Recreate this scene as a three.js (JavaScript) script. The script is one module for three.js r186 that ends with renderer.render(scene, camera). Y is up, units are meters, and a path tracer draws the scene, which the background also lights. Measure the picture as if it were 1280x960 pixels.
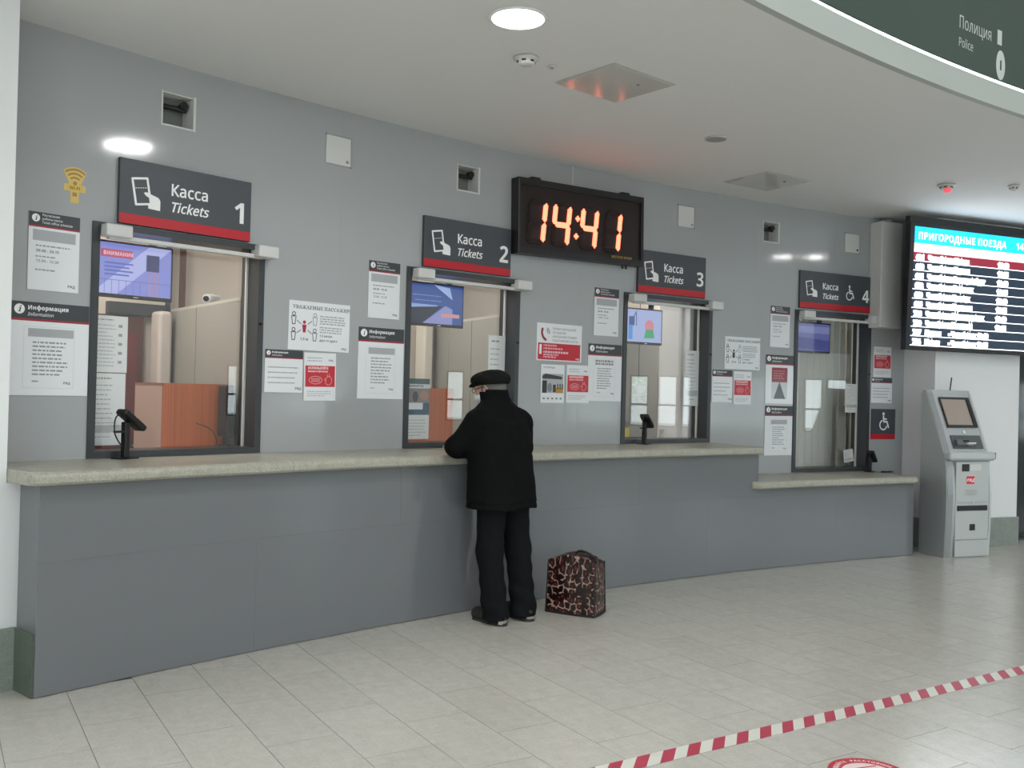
import * as THREE from 'three';
import { mergeGeometries, mergeVertices } from 'three/addons/utils/BufferGeometryUtils.js';
import { RoundedBoxGeometry } from 'three/addons/geometries/RoundedBoxGeometry.js';
import { MarchingCubes } from 'three/addons/objects/MarchingCubes.js';
import { RectAreaLightUniformsLib } from 'three/addons/lights/RectAreaLightUniformsLib.js';
import { ImprovedNoise } from 'three/addons/math/ImprovedNoise.js';

// ---------------------------------------------------------------- camera, light, exposure
RectAreaLightUniformsLib.init();
const scene = new THREE.Scene();
const renderer = new THREE.WebGLRenderer({ antialias: true });
renderer.toneMapping = THREE.LinearToneMapping;
renderer.toneMappingExposure = 1.0;
renderer.shadowMap.enabled = true;

const FOCAL = 1190, PITCH = 0.0068, ROLL = 0.0252, EYE = 1.5;
const camera = new THREE.PerspectiveCamera(2 * Math.atan(480 / FOCAL) * 180 / Math.PI, 4 / 3, 0.05, 100);
{
  const cp = Math.cos(PITCH), sp = Math.sin(PITCH), cr = Math.cos(ROLL), sr = Math.sin(ROLL);
  const F = new THREE.Vector3(0, sp, -cp), U = new THREE.Vector3(0, cp, sp), R = new THREE.Vector3(1, 0, 0);
  const R2 = R.clone().multiplyScalar(cr).addScaledVector(U, sr), U2 = U.clone().multiplyScalar(cr).addScaledVector(R, -sr);
  camera.quaternion.setFromRotationMatrix(new THREE.Matrix4().makeBasis(R2, U2, F.clone().negate()));
  camera.position.set(0, EYE, 0);
  camera.updateMatrixWorld(true);
}
// overcast daylight outside the windows of the hall
scene.background = new THREE.Color(4.2, 4.9, 5.0);

const LIGHT = { soffit: 130, atrium: 9.5, office: 11.0, clock: 0.08, board: 1.4, tv: 0.5 };

// ---------------------------------------------------------------- helpers
// The ticket wall is an arc seen from inside: s runs along it, d is the distance from it into the hall.
const RAD = 19.1929, CX = 12.0631, CZ = -7.4746, CEIL = 3.3576;
const plan = (s, d) => { const a = s / RAD, r = RAD - d; return [CX + Math.sin(a) * r, -(CZ + Math.cos(a) * r)]; };
const at = (s, d, y) => { const [x, z] = plan(s, d); return new THREE.Vector3(x, y, z); };
const turnAt = (s) => -s / RAD;
let seed = 7;
const rnd = () => { seed = (seed * 1664525 + 1013904223) >>> 0; return seed / 4294967296; };
const noise3 = new ImprovedNoise();
const taken = new Map();
function numbered(name) { const n = taken.get(name) ?? 0; taken.set(name, n + 1); return n ? `${name}_${String(n).padStart(3, '0')}` : name; }
function tag(o, label, category, group, kind) {
  if (label) o.userData.label = label;
  if (category) o.userData.category = category;
  if (group) o.userData.group = group;
  if (kind) o.userData.kind = kind;
  return o;
}
function obj(name, geos, mat, parent = scene) {
  const list = (Array.isArray(geos) ? geos : [geos]).map((g) => (g.index ? g.toNonIndexed() : g));
  for (const g of list) { for (const k of Object.keys(g.attributes)) if (!['position', 'normal', 'uv'].includes(k)) g.deleteAttribute(k); if (!g.attributes.uv) g.setAttribute('uv', new THREE.BufferAttribute(new Float32Array(g.attributes.position.count * 2), 2)); }
  const m = new THREE.Mesh(list.length > 1 ? mergeGeometries(list) : list[0], mat);
  m.name = parent === scene ? numbered(name) : name;
  if (parent !== scene) { const same = parent.children.filter((c) => c.userData.base === name).length; m.userData.base = name; if (same) m.name = `${name}_${String(same).padStart(3, '0')}`; }
  m.castShadow = m.receiveShadow = true;
  parent.add(m);
  return m;
}
function thing(name, label, category, pos, turn = 0, group) {
  const g = new THREE.Group(); g.name = numbered(name);
  if (pos) { pos.isVector3 ? g.position.copy(pos) : g.position.set(...pos); }
  g.rotation.y = turn; scene.add(g);
  return tag(g, label, category, group);
}
const onWall = (name, label, category, s, d, y, group) => thing(name, label, category, at(s, d, y), turnAt(s), group);
const struct = (name, geos, mat, parent = scene) => { const m = obj(name, geos, mat, parent); if (parent === scene) m.userData.kind = 'structure'; return m; };
function box(w, h, d, x = 0, y = 0, z = 0, r = 0) {
  const g = r ? new RoundedBoxGeometry(w, h, d, 2, Math.min(r, w / 2.01, h / 2.01, d / 2.01)) : new THREE.BoxGeometry(w, h, d);
  return g.translate(x, y, z);
}
function tube(pts, r, seg = 24, rad = 8) { return new THREE.TubeGeometry(new THREE.CatmullRomCurve3(pts.map((p) => new THREE.Vector3(...p))), seg, r, rad, false); }
function cyl(r1, r2, h, x = 0, y = 0, z = 0, n = 20) { return new THREE.CylinderGeometry(r1, r2, h, n).translate(x, y, z); }
function rod(a, b, r, n = 10) {
  const A = new THREE.Vector3(...a), B = new THREE.Vector3(...b), L = A.distanceTo(B);
  const g = new THREE.CylinderGeometry(r, r, L, n);
  g.applyQuaternion(new THREE.Quaternion().setFromUnitVectors(new THREE.Vector3(0, 1, 0), B.clone().sub(A).normalize()));
  return g.translate((A.x + B.x) / 2, (A.y + B.y) / 2, (A.z + B.z) / 2);
}
function meshFrom(pos, uv, idx) {
  const g = new THREE.BufferGeometry();
  g.setAttribute('position', new THREE.Float32BufferAttribute(pos, 3));
  g.setAttribute('uv', new THREE.Float32BufferAttribute(uv, 2));
  if (idx) g.setIndex(idx);
  g.computeVertexNormals();
  return g;
}
const steps = (a, b, most) => { const n = Math.max(1, Math.ceil((b - a) / most - 1e-6)); return Array.from({ length: n + 1 }, (_, i) => a + (b - a) * i / n); };
// sheet of wall bent along the arc, d0 (back) to d1 (front), with rectangular holes [s0, s1, y0, y1]
function arcSheet(s0, s1, y0, y1, d0, d1, holes = [], most = 0.16) {
  const cuts = (lo, hi, extra) => [...new Set([lo, hi, ...extra.filter((v) => v > lo && v < hi)].map((v) => +v.toFixed(5)))].sort((p, q) => p - q);
  const sk = cuts(s0, s1, holes.flatMap((h) => [h[0], h[1]])), S = [sk[0]];
  for (let i = 0; i + 1 < sk.length; i++) S.push(...steps(sk[i], sk[i + 1], most).slice(1));
  const Yv = cuts(y0, y1, holes.flatMap((h) => [h[2], h[3]]));
  const pos = [], uv = [];
  const open = (i, j) => { if (i < 0 || j < 0 || i >= S.length - 1 || j >= Yv.length - 1) return true; const s = (S[i] + S[i + 1]) / 2, y = (Yv[j] + Yv[j + 1]) / 2; return holes.some((h) => s > h[0] && s < h[1] && y > h[2] && y < h[3]); };
  const quad = (a, b, c, d, ua, ub, uc, ud) => { for (const [p, u] of [[a, ua], [b, ub], [c, uc], [a, ua], [c, uc], [d, ud]]) { pos.push(p.x, p.y, p.z); uv.push(...u); } };
  for (let i = 0; i < S.length - 1; i++) for (let j = 0; j < Yv.length - 1; j++) {
    if (open(i, j)) continue;
    const [sa, sb, ya, yb] = [S[i], S[i + 1], Yv[j], Yv[j + 1]];
    const u = [[sa, ya], [sb, ya], [sb, yb], [sa, yb]];
    quad(at(sa, d1, ya), at(sb, d1, ya), at(sb, d1, yb), at(sa, d1, yb), ...u);
    quad(at(sb, d0, ya), at(sa, d0, ya), at(sa, d0, yb), at(sb, d0, yb), u[1], u[0], u[3], u[2]);
    if (open(i - 1, j)) quad(at(sa, d0, ya), at(sa, d1, ya), at(sa, d1, yb), at(sa, d0, yb), [d0, ya], [d1, ya], [d1, yb], [d0, yb]);
    if (open(i + 1, j)) quad(at(sb, d1, ya), at(sb, d0, ya), at(sb, d0, yb), at(sb, d1, yb), [d1, ya], [d0, ya], [d0, yb], [d1, yb]);
    if (open(i, j - 1)) quad(at(sa, d0, ya), at(sb, d0, ya), at(sb, d1, ya), at(sa, d1, ya), [sa, d0], [sb, d0], [sb, d1], [sa, d1]);
    if (open(i, j + 1)) quad(at(sa, d1, yb), at(sb, d1, yb), at(sb, d0, yb), at(sa, d0, yb), [sa, d1], [sb, d1], [sb, d0], [sa, d0]);
  }
  return meshFrom(pos, uv);
}
// profile [[d, y] ...] (closed, counter-clockwise with d to the right) swept along the arc; pull(s) draws the front edge back near rounded ends
function arcSweep(profile, s0, s1, most = 0.08, pull = () => 0, front = 0.3, extra = []) {
  const S = [...new Set([...steps(s0, s1, most), ...extra.filter((v) => v > s0 && v < s1)])].sort((p, q) => p - q);
  const pos = [], uv = [];
  const pt = (s, p) => at(s, p[0] > front ? p[0] - pull(s) : p[0], p[1]);
  const n = profile.length;
  const run = [0]; for (let k = 0; k < n; k++) { const a = profile[k], b = profile[(k + 1) % n]; run.push(run[k] + Math.hypot(a[0] - b[0], a[1] - b[1])); }
  for (let i = 0; i < S.length - 1; i++) for (let k = 0; k < n; k++) {
    const a = profile[k], b = profile[(k + 1) % n];
    const P = [pt(S[i], a), pt(S[i + 1], a), pt(S[i + 1], b), pt(S[i], b)], u = [[S[i], run[k]], [S[i + 1], run[k]], [S[i + 1], run[k + 1]], [S[i], run[k + 1]]];
    for (const q of [0, 1, 2, 0, 2, 3]) { pos.push(P[q].x, P[q].y, P[q].z); uv.push(...u[q]); }
  }
  const tri = THREE.ShapeUtils.triangulateShape(profile.map((p) => new THREE.Vector2(...p)), []);
  for (const [s, flip] of [[S[0], false], [S[S.length - 1], true]]) for (const t of tri) for (const q of flip ? [...t].reverse() : t) { const P = pt(s, profile[q]); pos.push(P.x, P.y, P.z); uv.push(...profile[q]); }
  return meshFrom(pos, uv);
}
// ---------------------------------------------------------------- textures and materials
function canvasTex(w, h, draw) {
  const c = document.createElement('canvas'); c.width = w; c.height = h;
  const g = c.getContext('2d'); draw(g, w, h);
  const t = new THREE.CanvasTexture(c); t.colorSpace = THREE.SRGBColorSpace; t.magFilter = THREE.LinearFilter; t.anisotropy = 8;
  return t;
}
function dataTex(n, f, srgb = true) {
  const a = new Uint8Array(n * n * 4);
  for (let y = 0; y < n; y++) for (let x = 0; x < n; x++) { const c = f(x / n, y / n); a.set([c[0], c[1], c[2], 255], (y * n + x) * 4); }
  const t = new THREE.DataTexture(a, n, n); t.wrapS = t.wrapT = THREE.RepeatWrapping; t.magFilter = THREE.LinearFilter; t.minFilter = THREE.LinearFilter; if (srgb) t.colorSpace = THREE.SRGBColorSpace; t.needsUpdate = true;
  return t;
}
const std = (color, roughness = 0.6, more = {}) => new THREE.MeshStandardMaterial({ color, roughness, ...more });
const lin = (r, g, b) => new THREE.Color().setRGB(r, g, b);
const tileNoise = (x, y, n, z) => noise3.noise(Math.cos(x * 6.2832) * n, Math.sin(x * 6.2832) * n, Math.sin(y * 6.2832) * n + z) * 0.6 + noise3.noise(Math.cos(y * 6.2832) * n + 9, Math.sin(y * 6.2832) * n, Math.cos(x * 6.2832) * n + z) * 0.6;
const graniteTex = (base, speck, spread) => { let s = 99; const r = () => { s = (s * 1664525 + 1013904223) >>> 0; return s / 4294967296; }; return dataTex(512, (x, y) => { const k = (r() - 0.5) * speck + tileNoise(x, y, 2.2, 3) * spread + tileNoise(x, y, 7, 1) * spread * 0.8; return base.map((b) => Math.max(0, Math.min(255, b + k))); }); };
const floorTex = graniteTex([187, 185, 177], 26, 7);
const slabTex = graniteTex([172, 170, 156], 60, 14);
const baseboardTex = graniteTex([142, 150, 142], 30, 10);
const M = {
  wall: std(lin(0.415, 0.43, 0.44), 0.09),
  wallCore: std(lin(0.36, 0.37, 0.38), 0.5),
  base: std(lin(0.178, 0.188, 0.2), 0.08),
  white: std(lin(0.87, 0.88, 0.89), 0.55),
  ceiling: std(lin(0.82, 0.82, 0.815), 0.8),
  floorTiles: [0.98, 1.0, 1.018].map((k) => std(lin(k, k, k * 0.99), 0.2, { map: floorTex })),
  grout: std(lin(0.2, 0.2, 0.185), 0.8),
  slab: std(0xffffff, 0.35, { map: slabTex }),
  baseboard: std(0xffffff, 0.35, { map: baseboardTex }),
  frame: std(lin(0.045, 0.05, 0.056), 0.35),
  glass: new THREE.MeshPhysicalMaterial({ color: 0xffffff, roughness: 0, transmission: 1, thickness: 0, ior: 1.5 }),
  beige: std(lin(0.62, 0.55, 0.47), 0.7),
  greyBeige: std(lin(0.33, 0.325, 0.285), 0.6),
  officeFloor: std(lin(0.3, 0.28, 0.25), 0.6),
  orangeWood: std(0xffffff, 0.45, { map: canvasTex(256, 256, (g, w, h) => { g.fillStyle = '#c4662f'; g.fillRect(0, 0, w, h); let s = 5; const r = () => { s = (s * 1664525 + 1013904223) >>> 0; return s / 4294967296; }; for (let i = 0; i < 160; i++) { g.fillStyle = `rgba(${120 + r() * 60},${50 + r() * 30},15,0.14)`; g.fillRect(r() * w, 0, 1 + r() * 5, h); } }) }),
  brownDoor: std(lin(0.1, 0.04, 0.03), 0.5),
  pinkWood: std(lin(0.62, 0.42, 0.35), 0.5),
  black: std(lin(0.012, 0.012, 0.013), 0.4),
  rubber: std(lin(0.02, 0.02, 0.02), 0.8),
  plastic: std(lin(0.7, 0.7, 0.68), 0.45),
  greyMetal: std(lin(0.42, 0.43, 0.43), 0.4, { metalness: 0.3 }),
  chrome: std(lin(0.6, 0.6, 0.6), 0.25, { metalness: 1 }),
  steel: std(lin(0.5, 0.52, 0.53), 0.38, { metalness: 0.55 }),
};
// ---------------------------------------------------------------- structure
const WIN = [[-16.27, -15.185, 1.068, 2.375], [-14.06, -12.99, 1.068, 2.37], [-11.865, -10.8, 1.068, 2.37], [-9.725, -8.683, 0.768, 2.365]];
const NICHE = [[-15.886, 3.092, 1], [-14.655, 3.08, 0], [-13.524, 3.081, 1], [-11.155, 3.103, 0], [-10.07, 3.084, 1], [-8.975, 3.081, 0]];
NICHE[0][0] = -15.786;
const holes = [...WIN, ...NICHE.filter((n) => n[2]).map((n) => [n[0] - 0.1, n[0] + 0.1, n[1] - 0.096, n[1] + 0.096])];
// the curved ticket wall: a core with glossy grey panels hung on it, thin joints between
{
  const w = struct('wall_tickets', arcSheet(-16.83, -8.2, 0, CEIL + 0.1, -0.2, -0.014, holes), M.wallCore);
  const J = [-16.83, -14.622, -13.5, -12.36, -11.33, -10.256, -9.2, -8.2];
  for (let i = 0; i + 1 < J.length; i++) obj('panel', arcSheet(J[i] + 0.0002, J[i + 1] - 0.0002, 0.0, CEIL, -0.0139, 0, holes), M.wall, w);
}
// white piers left and right of it, with granite baseboards
struct('wall_left_pier', [arcSheet(-27.6, -16.832, 0, CEIL + 0.1, -0.2, 0.37), arcSheet(-16.832, -16.764, 0, 0.998, 0.001, 0.37)], M.white);
struct('wall_right_pier', arcSheet(-8.2, -6.985, 0, CEIL + 0.1, -0.2, 0.4), M.white);
struct('baseboard_left', arcSheet(-27.6, -16.775, 0, 0.3, 0.371, 0.388), M.baseboard);
struct('baseboard_right', [arcSheet(-8.2, -6.97, 0, 0.3, 0.401, 0.418), arcSheet(-8.216, -8.2, 0, 0.3, 0, 0.418)], M.baseboard);
// dark glazed doorway past the right pier, then white wall to the corner
{
  const d = struct('door_1', arcSheet(-6.985, -5.2, 0, CEIL + 0.1, -0.15, 0.12, [[-6.88, -6.1, 0.02, 2.4], [-6.06, -5.3, 0.02, 2.4]]), M.frame);
  obj('pane', [arcSheet(-6.88, -6.1, 0.02, 2.4, 0.0, 0.006), arcSheet(-6.06, -5.3, 0.02, 2.4, 0.0, 0.006)], std(lin(0.03, 0.035, 0.04), 0.08), d);
  struct('wall_far', arcSheet(-5.2, 2.2, 0, CEIL + 0.1, -0.2, 0.4), M.white);
}
// soffit, its white curved edge, the hall above it
struct('ceiling', arcSheet(-27.6, 2.2, CEIL, CEIL + 0.12, -3.2, 2.985, [], 0.2), M.ceiling);
struct('trim_1', arcSheet(-27.6, 2.2, CEIL - 0.002, 3.5, 2.95, 2.992, [], 0.16), std(lin(0.46, 0.49, 0.46), 0.6));
struct('wall_upper', arcSheet(-27.6, 2.2, 4.7, 6.6, 2.8, 2.985, [], 0.2), M.white);
struct('floor', box(24, 0.1, 22, 4, -0.0535, -1.5), M.grout);
struct('ceiling_hall', box(24, 0.2, 22, 4, 6.7, -1.5), M.ceiling);
struct('wall_left', box(0.2, 6.6, 14, -7.0, 3.3, 2.4), M.white);
{ // rear wall with the hall's tall glazing, behind the camera
  const X0 = -1.5, X1 = 9.0, Y0 = 0.9, Y1 = 3.9, Z = 9.4;
  struct('wall_rear', [box(22, Y0, 0.2, 3.5, Y0 / 2, Z), box(22, 6.6 - Y1, 0.2, 3.5, (6.6 + Y1) / 2, Z), box(X0 + 7.5, Y1 - Y0, 0.2, (X0 - 7.5) / 2, (Y0 + Y1) / 2, Z), box(14.5 - X1, Y1 - Y0, 0.2, (X1 + 14.5) / 2, (Y0 + Y1) / 2, Z)], M.white);
  const n = 6, w = (X1 - X0) / n;
  const f = struct('window_20', [...Array.from({ length: n + 1 }, (_, i) => box(0.07, Y1 - Y0, 0.1, X0 + i * w, (Y0 + Y1) / 2, Z)), ...[Y0 + 0.035, 2.6, Y1 - 0.035].map((y) => box(X1 - X0, 0.07, 0.1, (X0 + X1) / 2, y, Z))], M.frame);
  for (let i = 0; i < n; i++) for (const [a, b] of [[Y0, 2.6], [2.6, Y1]]) obj('pane', box(w - 0.07, b - a - 0.07, 0.008, X0 + (i + 0.5) * w, (a + b) / 2, Z), M.glass, f);
}
// right wall of the hall with its row of low windows to the daylight
{
  const rows = [[2.6, 3.0], [4.0, 4.4], [5.08, 5.5], [5.7, 6.13], [6.22, 6.62], [6.68, 7.1], [7.38, 7.85], [8.4, 8.85]];
  const cuts = [-9.4, ...rows.flat().map((v) => v), 12.4], g = [];
  for (let i = 0; i < cuts.length - 1; i += 2) g.push(box(0.2, 6.6, cuts[i + 1] - cuts[i], 13.1, 3.3, -(cuts[i] + cuts[i + 1]) / 2));
  for (const [a, b] of rows) { g.push(box(0.2, 0.8, b - a, 13.1, 0.4, -(a + b) / 2)); g.push(box(0.2, 4.7, b - a, 13.1, 4.25, -(a + b) / 2)); }
  struct('wall_right', g, M.white);
  rows.forEach(([a, b], i) => {
    const w = struct(`window_${i + 1}`, [box(0.06, 1.1, 0.03, 13.05, 1.35, -a - 0.015), box(0.06, 1.1, 0.03, 13.05, 1.35, -b + 0.015), box(0.06, 0.04, b - a, 13.05, 1.27, -(a + b) / 2), box(0.06, 0.03, b - a, 13.05, 0.815, -(a + b) / 2), box(0.06, 0.03, b - a, 13.05, 1.885, -(a + b) / 2)], M.frame);
    obj('pane', box(0.006, 1.1, b - a, 13.06, 1.35, -(a + b) / 2), M.glass, w);
  });
}
struct('ground_outside', box(30, 0.1, 60, 28.3, -0.1, 0), std(lin(0.5, 0.5, 0.5), 0.9));
// office behind the wall
struct('wall_office', arcSheet(-17.2, -7.6, 0, CEIL, -1.95, -1.8, [], 0.3), M.beige);
struct('wall_office_left', arcSheet(-16.75, -16.6, 0, CEIL, -1.8, -0.2), M.beige);
struct('wall_office_right', arcSheet(-8.3, -8.15, 0, CEIL, -1.8, -0.2), M.beige);
struct('ceiling_office', arcSheet(-16.6, -8.3, 2.9, 2.95, -1.8, -0.2, [], 0.3), M.ceiling);
struct('floor_office', arcSheet(-16.6, -8.3, -0.002, 0.01, -1.8, -0.2, [], 0.3), M.officeFloor);
struct('trim_2', arcSheet(-15.42, -15.0, 2.0, 2.09, -1.8, -1.74), M.frame);

// floor tiles: the ones that show largest are pieces of the floor, the rest one mesh
{
  const TA = 2.1203, T = [Math.cos(TA), Math.sin(TA)], N = [-Math.sin(TA), Math.cos(TA)];
  const L = 0.6, W = 0.3125, GAP = 0.003;
  const floor = scene.children.find((o) => o.name === 'floor');
  const shapes = [0, 1, 2, 3, 4].map((k) => { const g = new THREE.BoxGeometry(L - GAP, 0.012, W - GAP); const p = g.attributes.position, uv = g.attributes.uv; for (let i = 0; i < p.count; i++) uv.setXY(i, p.getX(i) * 1.4 + k * 0.37, p.getZ(i) * 1.4 + k * 0.61); return g; });
  const tiles = [], v = new THREE.Vector3();
  for (let i = -40; i < 50; i++) for (let k = -40; k < 40; k++) {
    const n = -0.6 - W * (i + 0.5), t = ((i & 1) ? 3.577 : 3.277) + L * (k + 0.5);
    const x = T[0] * t + N[0] * n, dep = T[1] * t + N[1] * n;
    if (x < -7.2 || x > 13 || dep < -9 || dep > 11.5) continue;
    const a = Math.atan2(x - CX, dep - CZ), s = a * RAD, d = RAD - Math.hypot(x - CX, dep - CZ);
    const dmin = s > -16.9 && s < -8.6 ? 0.32 : 0.1;
    if (d < dmin) continue;
    let area = 0;
    v.set(x, 0, -dep).applyMatrix4(camera.matrixWorldInverse);
    if (v.z < -0.5) { const u = -v.x / v.z * FOCAL, w = -v.y / v.z * FOCAL; if (Math.abs(u) < 760 && Math.abs(w) < 600) area = 1 / Math.pow(-v.z, 3); }
    tiles.push({ x, dep, area });
  }
  tiles.sort((p, q) => q.area - p.area || p.x - q.x);
  const rest = [[], [], []];
  tiles.forEach((t, i) => {
    const tone = Math.floor(rnd() * 3), shape = shapes[Math.floor(rnd() * 5)], lift = rnd() * 0.0004;
    if (i < 298 && t.area > 0) {
      const m = new THREE.Mesh(shape, M.floorTiles[tone]); m.name = i ? `tile_${String(i).padStart(3, '0')}` : 'tile';
      m.position.set(t.x, -0.0064 + lift + 0.0535 - 0.0535, -t.dep); m.rotation.y = TA; m.castShadow = m.receiveShadow = true; floor.add(m);
    } else rest[tone].push(shape.clone().rotateY(TA).translate(t.x, -0.0062, -t.dep));
  });
  const all = mergeGeometries(rest.flat());
  const m = new THREE.Mesh(all, M.floorTiles[1]); m.name = 'far_tiles'; m.userData.kind = 'stuff'; m.receiveShadow = true; floor.add(m);
}

// ---------------------------------------------------------------- counter
{
  const c = thing('ticket_counter', 'long curved grey panelled counter front running along the ticket wall', 'counter');
  const Y1 = 1.0, Y4 = 0.7;
  obj('core', [arcSheet(-16.76, -10.78, 0, Y1 - 0.001, 0.02, 0.58, [], 0.2), arcSheet(-10.78, -8.7, 0, Y4 - 0.001, 0.02, 0.58, [], 0.2)], M.wallCore, c);
  const J = [-16.773, -15.55, -14.5, -13.4, -12.2, -11.4, -10.78], HJ = 0.632;
  const panel = (a, b, y0, y1, k) => obj('panel', arcSheet(a + 0.0002, b - 0.0002, y0, y1, 0.583, 0.595 + k), M.base, c);
  for (let i = 0; i + 1 < J.length; i++) { panel(J[i], J[i + 1], 0.004, HJ - 0.0002, 0.0005 * (i % 2)); panel(J[i], J[i + 1], HJ + 0.0002, Y1 - 0.002, 0.0006 * ((i + 1) % 2)); }
  const K = [-10.78, -9.75, -8.69];
  for (let i = 0; i < 2; i++) { panel(K[i], K[i + 1], 0.004, HJ - 0.0002, 0); panel(K[i], K[i + 1], HJ + 0.0002, Y4 - 0.002, 0); }
  obj('end_panel', arcSheet(-16.773, -16.76, 0.3, Y1 - 0.002, 0.389, 0.5825), M.base, c);
  obj('end_baseboard', arcSheet(-16.782, -16.76, 0, 0.3, 0.389, 0.5825), std(0xffffff, 0.4, { map: baseboardTex, color: lin(0.42, 0.46, 0.42) }), c);
  obj('end_panel', arcSheet(-8.7, -8.688, 0, Y4 - 0.002, 0.02, 0.5825), M.base, c);
}
const slabProfile = (top, bottom, front = 0.655, back = 0.002, r = 0.032) => {
  const p = [[back, bottom], [front - 0.012, bottom], [front, bottom + 0.012]];
  for (let k = 0; k <= 5; k++) { const a = k / 5 * Math.PI / 2; p.push([front - r + r * Math.cos(a), top - r + r * Math.sin(a)]); }
  p.push([back, top]);
  return p;
};
function worktop(name, label, s0, s1, top, cuts) {
  const t = thing(name, label, 'worktop');
  const r = 0.07, ends = [s0, s1];
  const pull = (s) => { const e = Math.min(s - ends[0], ends[1] - s); return e < r ? r - Math.sqrt(Math.max(0, r * r - (r - e) ** 2)) : 0; };
  const B = [s0, ...cuts, s1];
  const extra = [0, 0.003, 0.01, 0.02, 0.035, 0.05, 0.07].flatMap((e) => [s0 + e, s1 - e]);
  for (let i = 0; i + 1 < B.length; i++) obj('slab', arcSweep(slabProfile(top, top - 0.064), B[i] + (i ? 0.0012 : 0), B[i + 1] - (i + 2 < B.length ? 0.0012 : 0), 0.12, pull, 0.3, extra), M.slab, t);
  return t;
}
worktop('stone_worktop', 'long speckled beige stone worktop under the first three ticket windows', -16.83, -10.74, 1.065, [-15.35, -13.98, -12.55, -11.1]);
worktop('stone_worktop', 'short lower stone worktop under ticket window 4', -10.86, -8.66, 0.765, [-9.0]);
// ---------------------------------------------------------------- ticket windows
const winWords = ['leftmost ticket window with an orange cabinet behind its glass', 'ticket window in front of the man in black', 'ticket window with a white column and green plant behind its glass', 'low ticket window with pale vertical blinds drawn behind'];
const railWords = ['over the leftmost ticket window', 'over the window the man leans at', 'under the sign touching the clock', 'under the sign with a wheelchair'];
WIN.forEach(([s0, s1, y0, y1], i) => {
  const sm = (s0 + s1) / 2, w = s1 - s0, h = y1 - y0, t = onWall('ticket_window', `dark framed ${winWords[i]}`, 'window', sm, 0, y0);
  const F = 0.042, sag = 0.012;
  obj('frame', [box(F, h, 0.2, -w / 2 + F / 2, h / 2, -0.082), box(F, h, 0.2, w / 2 - F / 2, h / 2, -0.082), box(w - 2 * F, 0.036, 0.2, 0, 0.018, -0.082), box(w - 2 * F, F, 0.2, 0, h - F / 2, -0.082)], M.frame, t);
  obj('pane', box(w - 2 * F, h - F - 0.036, 0.008, 0, 0.036 + (h - F - 0.036) / 2, -0.1), M.glass, t);
  obj('bead', box(0.014, h - F - 0.036, 0.016, w / 2 - F - 0.007, 0.036 + (h - F - 0.036) / 2, -0.113), M.plastic, t);
  obj('lock', cyl(0.008, 0.008, 0.02, 0, 0, 0, 12).rotateX(Math.PI / 2).translate(w / 2 - 0.022, h * 0.62, 0.026), M.black, t);
  // pale rail with boxy end housings across the head of the window
  const r = onWall('window_rail', `pale metal rail with two boxy end housings ${railWords[i]}`, 'rail', sm, 0.018, y1 - 0.08);
  obj('rail', box(w - 0.1, 0.026, 0.04, 0.02, 0.0, 0.026, 0.006), M.plastic, r);
  obj('end_housing', box(0.15, 0.07, 0.08, -w / 2 + 0.115, 0.032, 0.043, 0.01), M.plastic, r);
  obj('end_housing', box(0.145, 0.075, 0.1, w / 2 - 0.035, 0.03, 0.053, 0.01), M.plastic, r);
  obj('top_cover', box(w * 0.86, 0.03, 0.05, w * 0.02, 0.052, 0.026), M.frame, r);
});
// ---------------------------------------------------------------- window signs
const GREY = '#4b4f55', RED = '#c8202f';
function ticketIcon(g, x, y, k) {
  g.save(); g.translate(x, y); g.scale(k, k); g.rotate(-0.17);
  g.strokeStyle = '#fff'; g.fillStyle = '#fff'; g.lineWidth = 12; g.lineJoin = 'round';
  g.strokeRect(0, 0, 82, 136);
  for (let i = 0; i < 5; i++) g.fillRect(10 + i * 13, 48, 8, 4);
  g.restore(); g.save(); g.translate(x + 70 * k, y + 66 * k); g.scale(k, k); g.fillStyle = '#fff';
  g.beginPath(); g.moveTo(-6, 0); g.quadraticCurveTo(10, -12, 34, 2); g.lineTo(72, 14); g.quadraticCurveTo(88, 24, 86, 44); g.lineTo(86, 84); g.lineTo(20, 80); g.quadraticCurveTo(14, 56, 34, 48); g.lineTo(26, 22); g.quadraticCurveTo(4, 18, -6, 0); g.fill();
  g.restore();
}
function wheelIcon(g, x, y, k) {
  g.save(); g.translate(x, y); g.scale(k, k); g.strokeStyle = '#fff'; g.fillStyle = '#fff'; g.lineCap = 'round'; g.lineJoin = 'round';
  g.beginPath(); g.arc(4, -62, 11, 0, 7); g.fill();
  g.lineWidth = 13; g.beginPath(); g.moveTo(4, -44); g.lineTo(8, -8); g.lineTo(38, -8); g.lineTo(52, 30); g.stroke();
  g.lineWidth = 10; g.beginPath(); g.moveTo(8, -28); g.lineTo(32, -26); g.stroke();
  g.beginPath(); g.arc(4, 14, 32, -2.0, 2.2 + 0.4, true); g.arc(4, 14, 32, 2.6, 0.3, true); g.stroke();
  g.restore();
}
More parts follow.
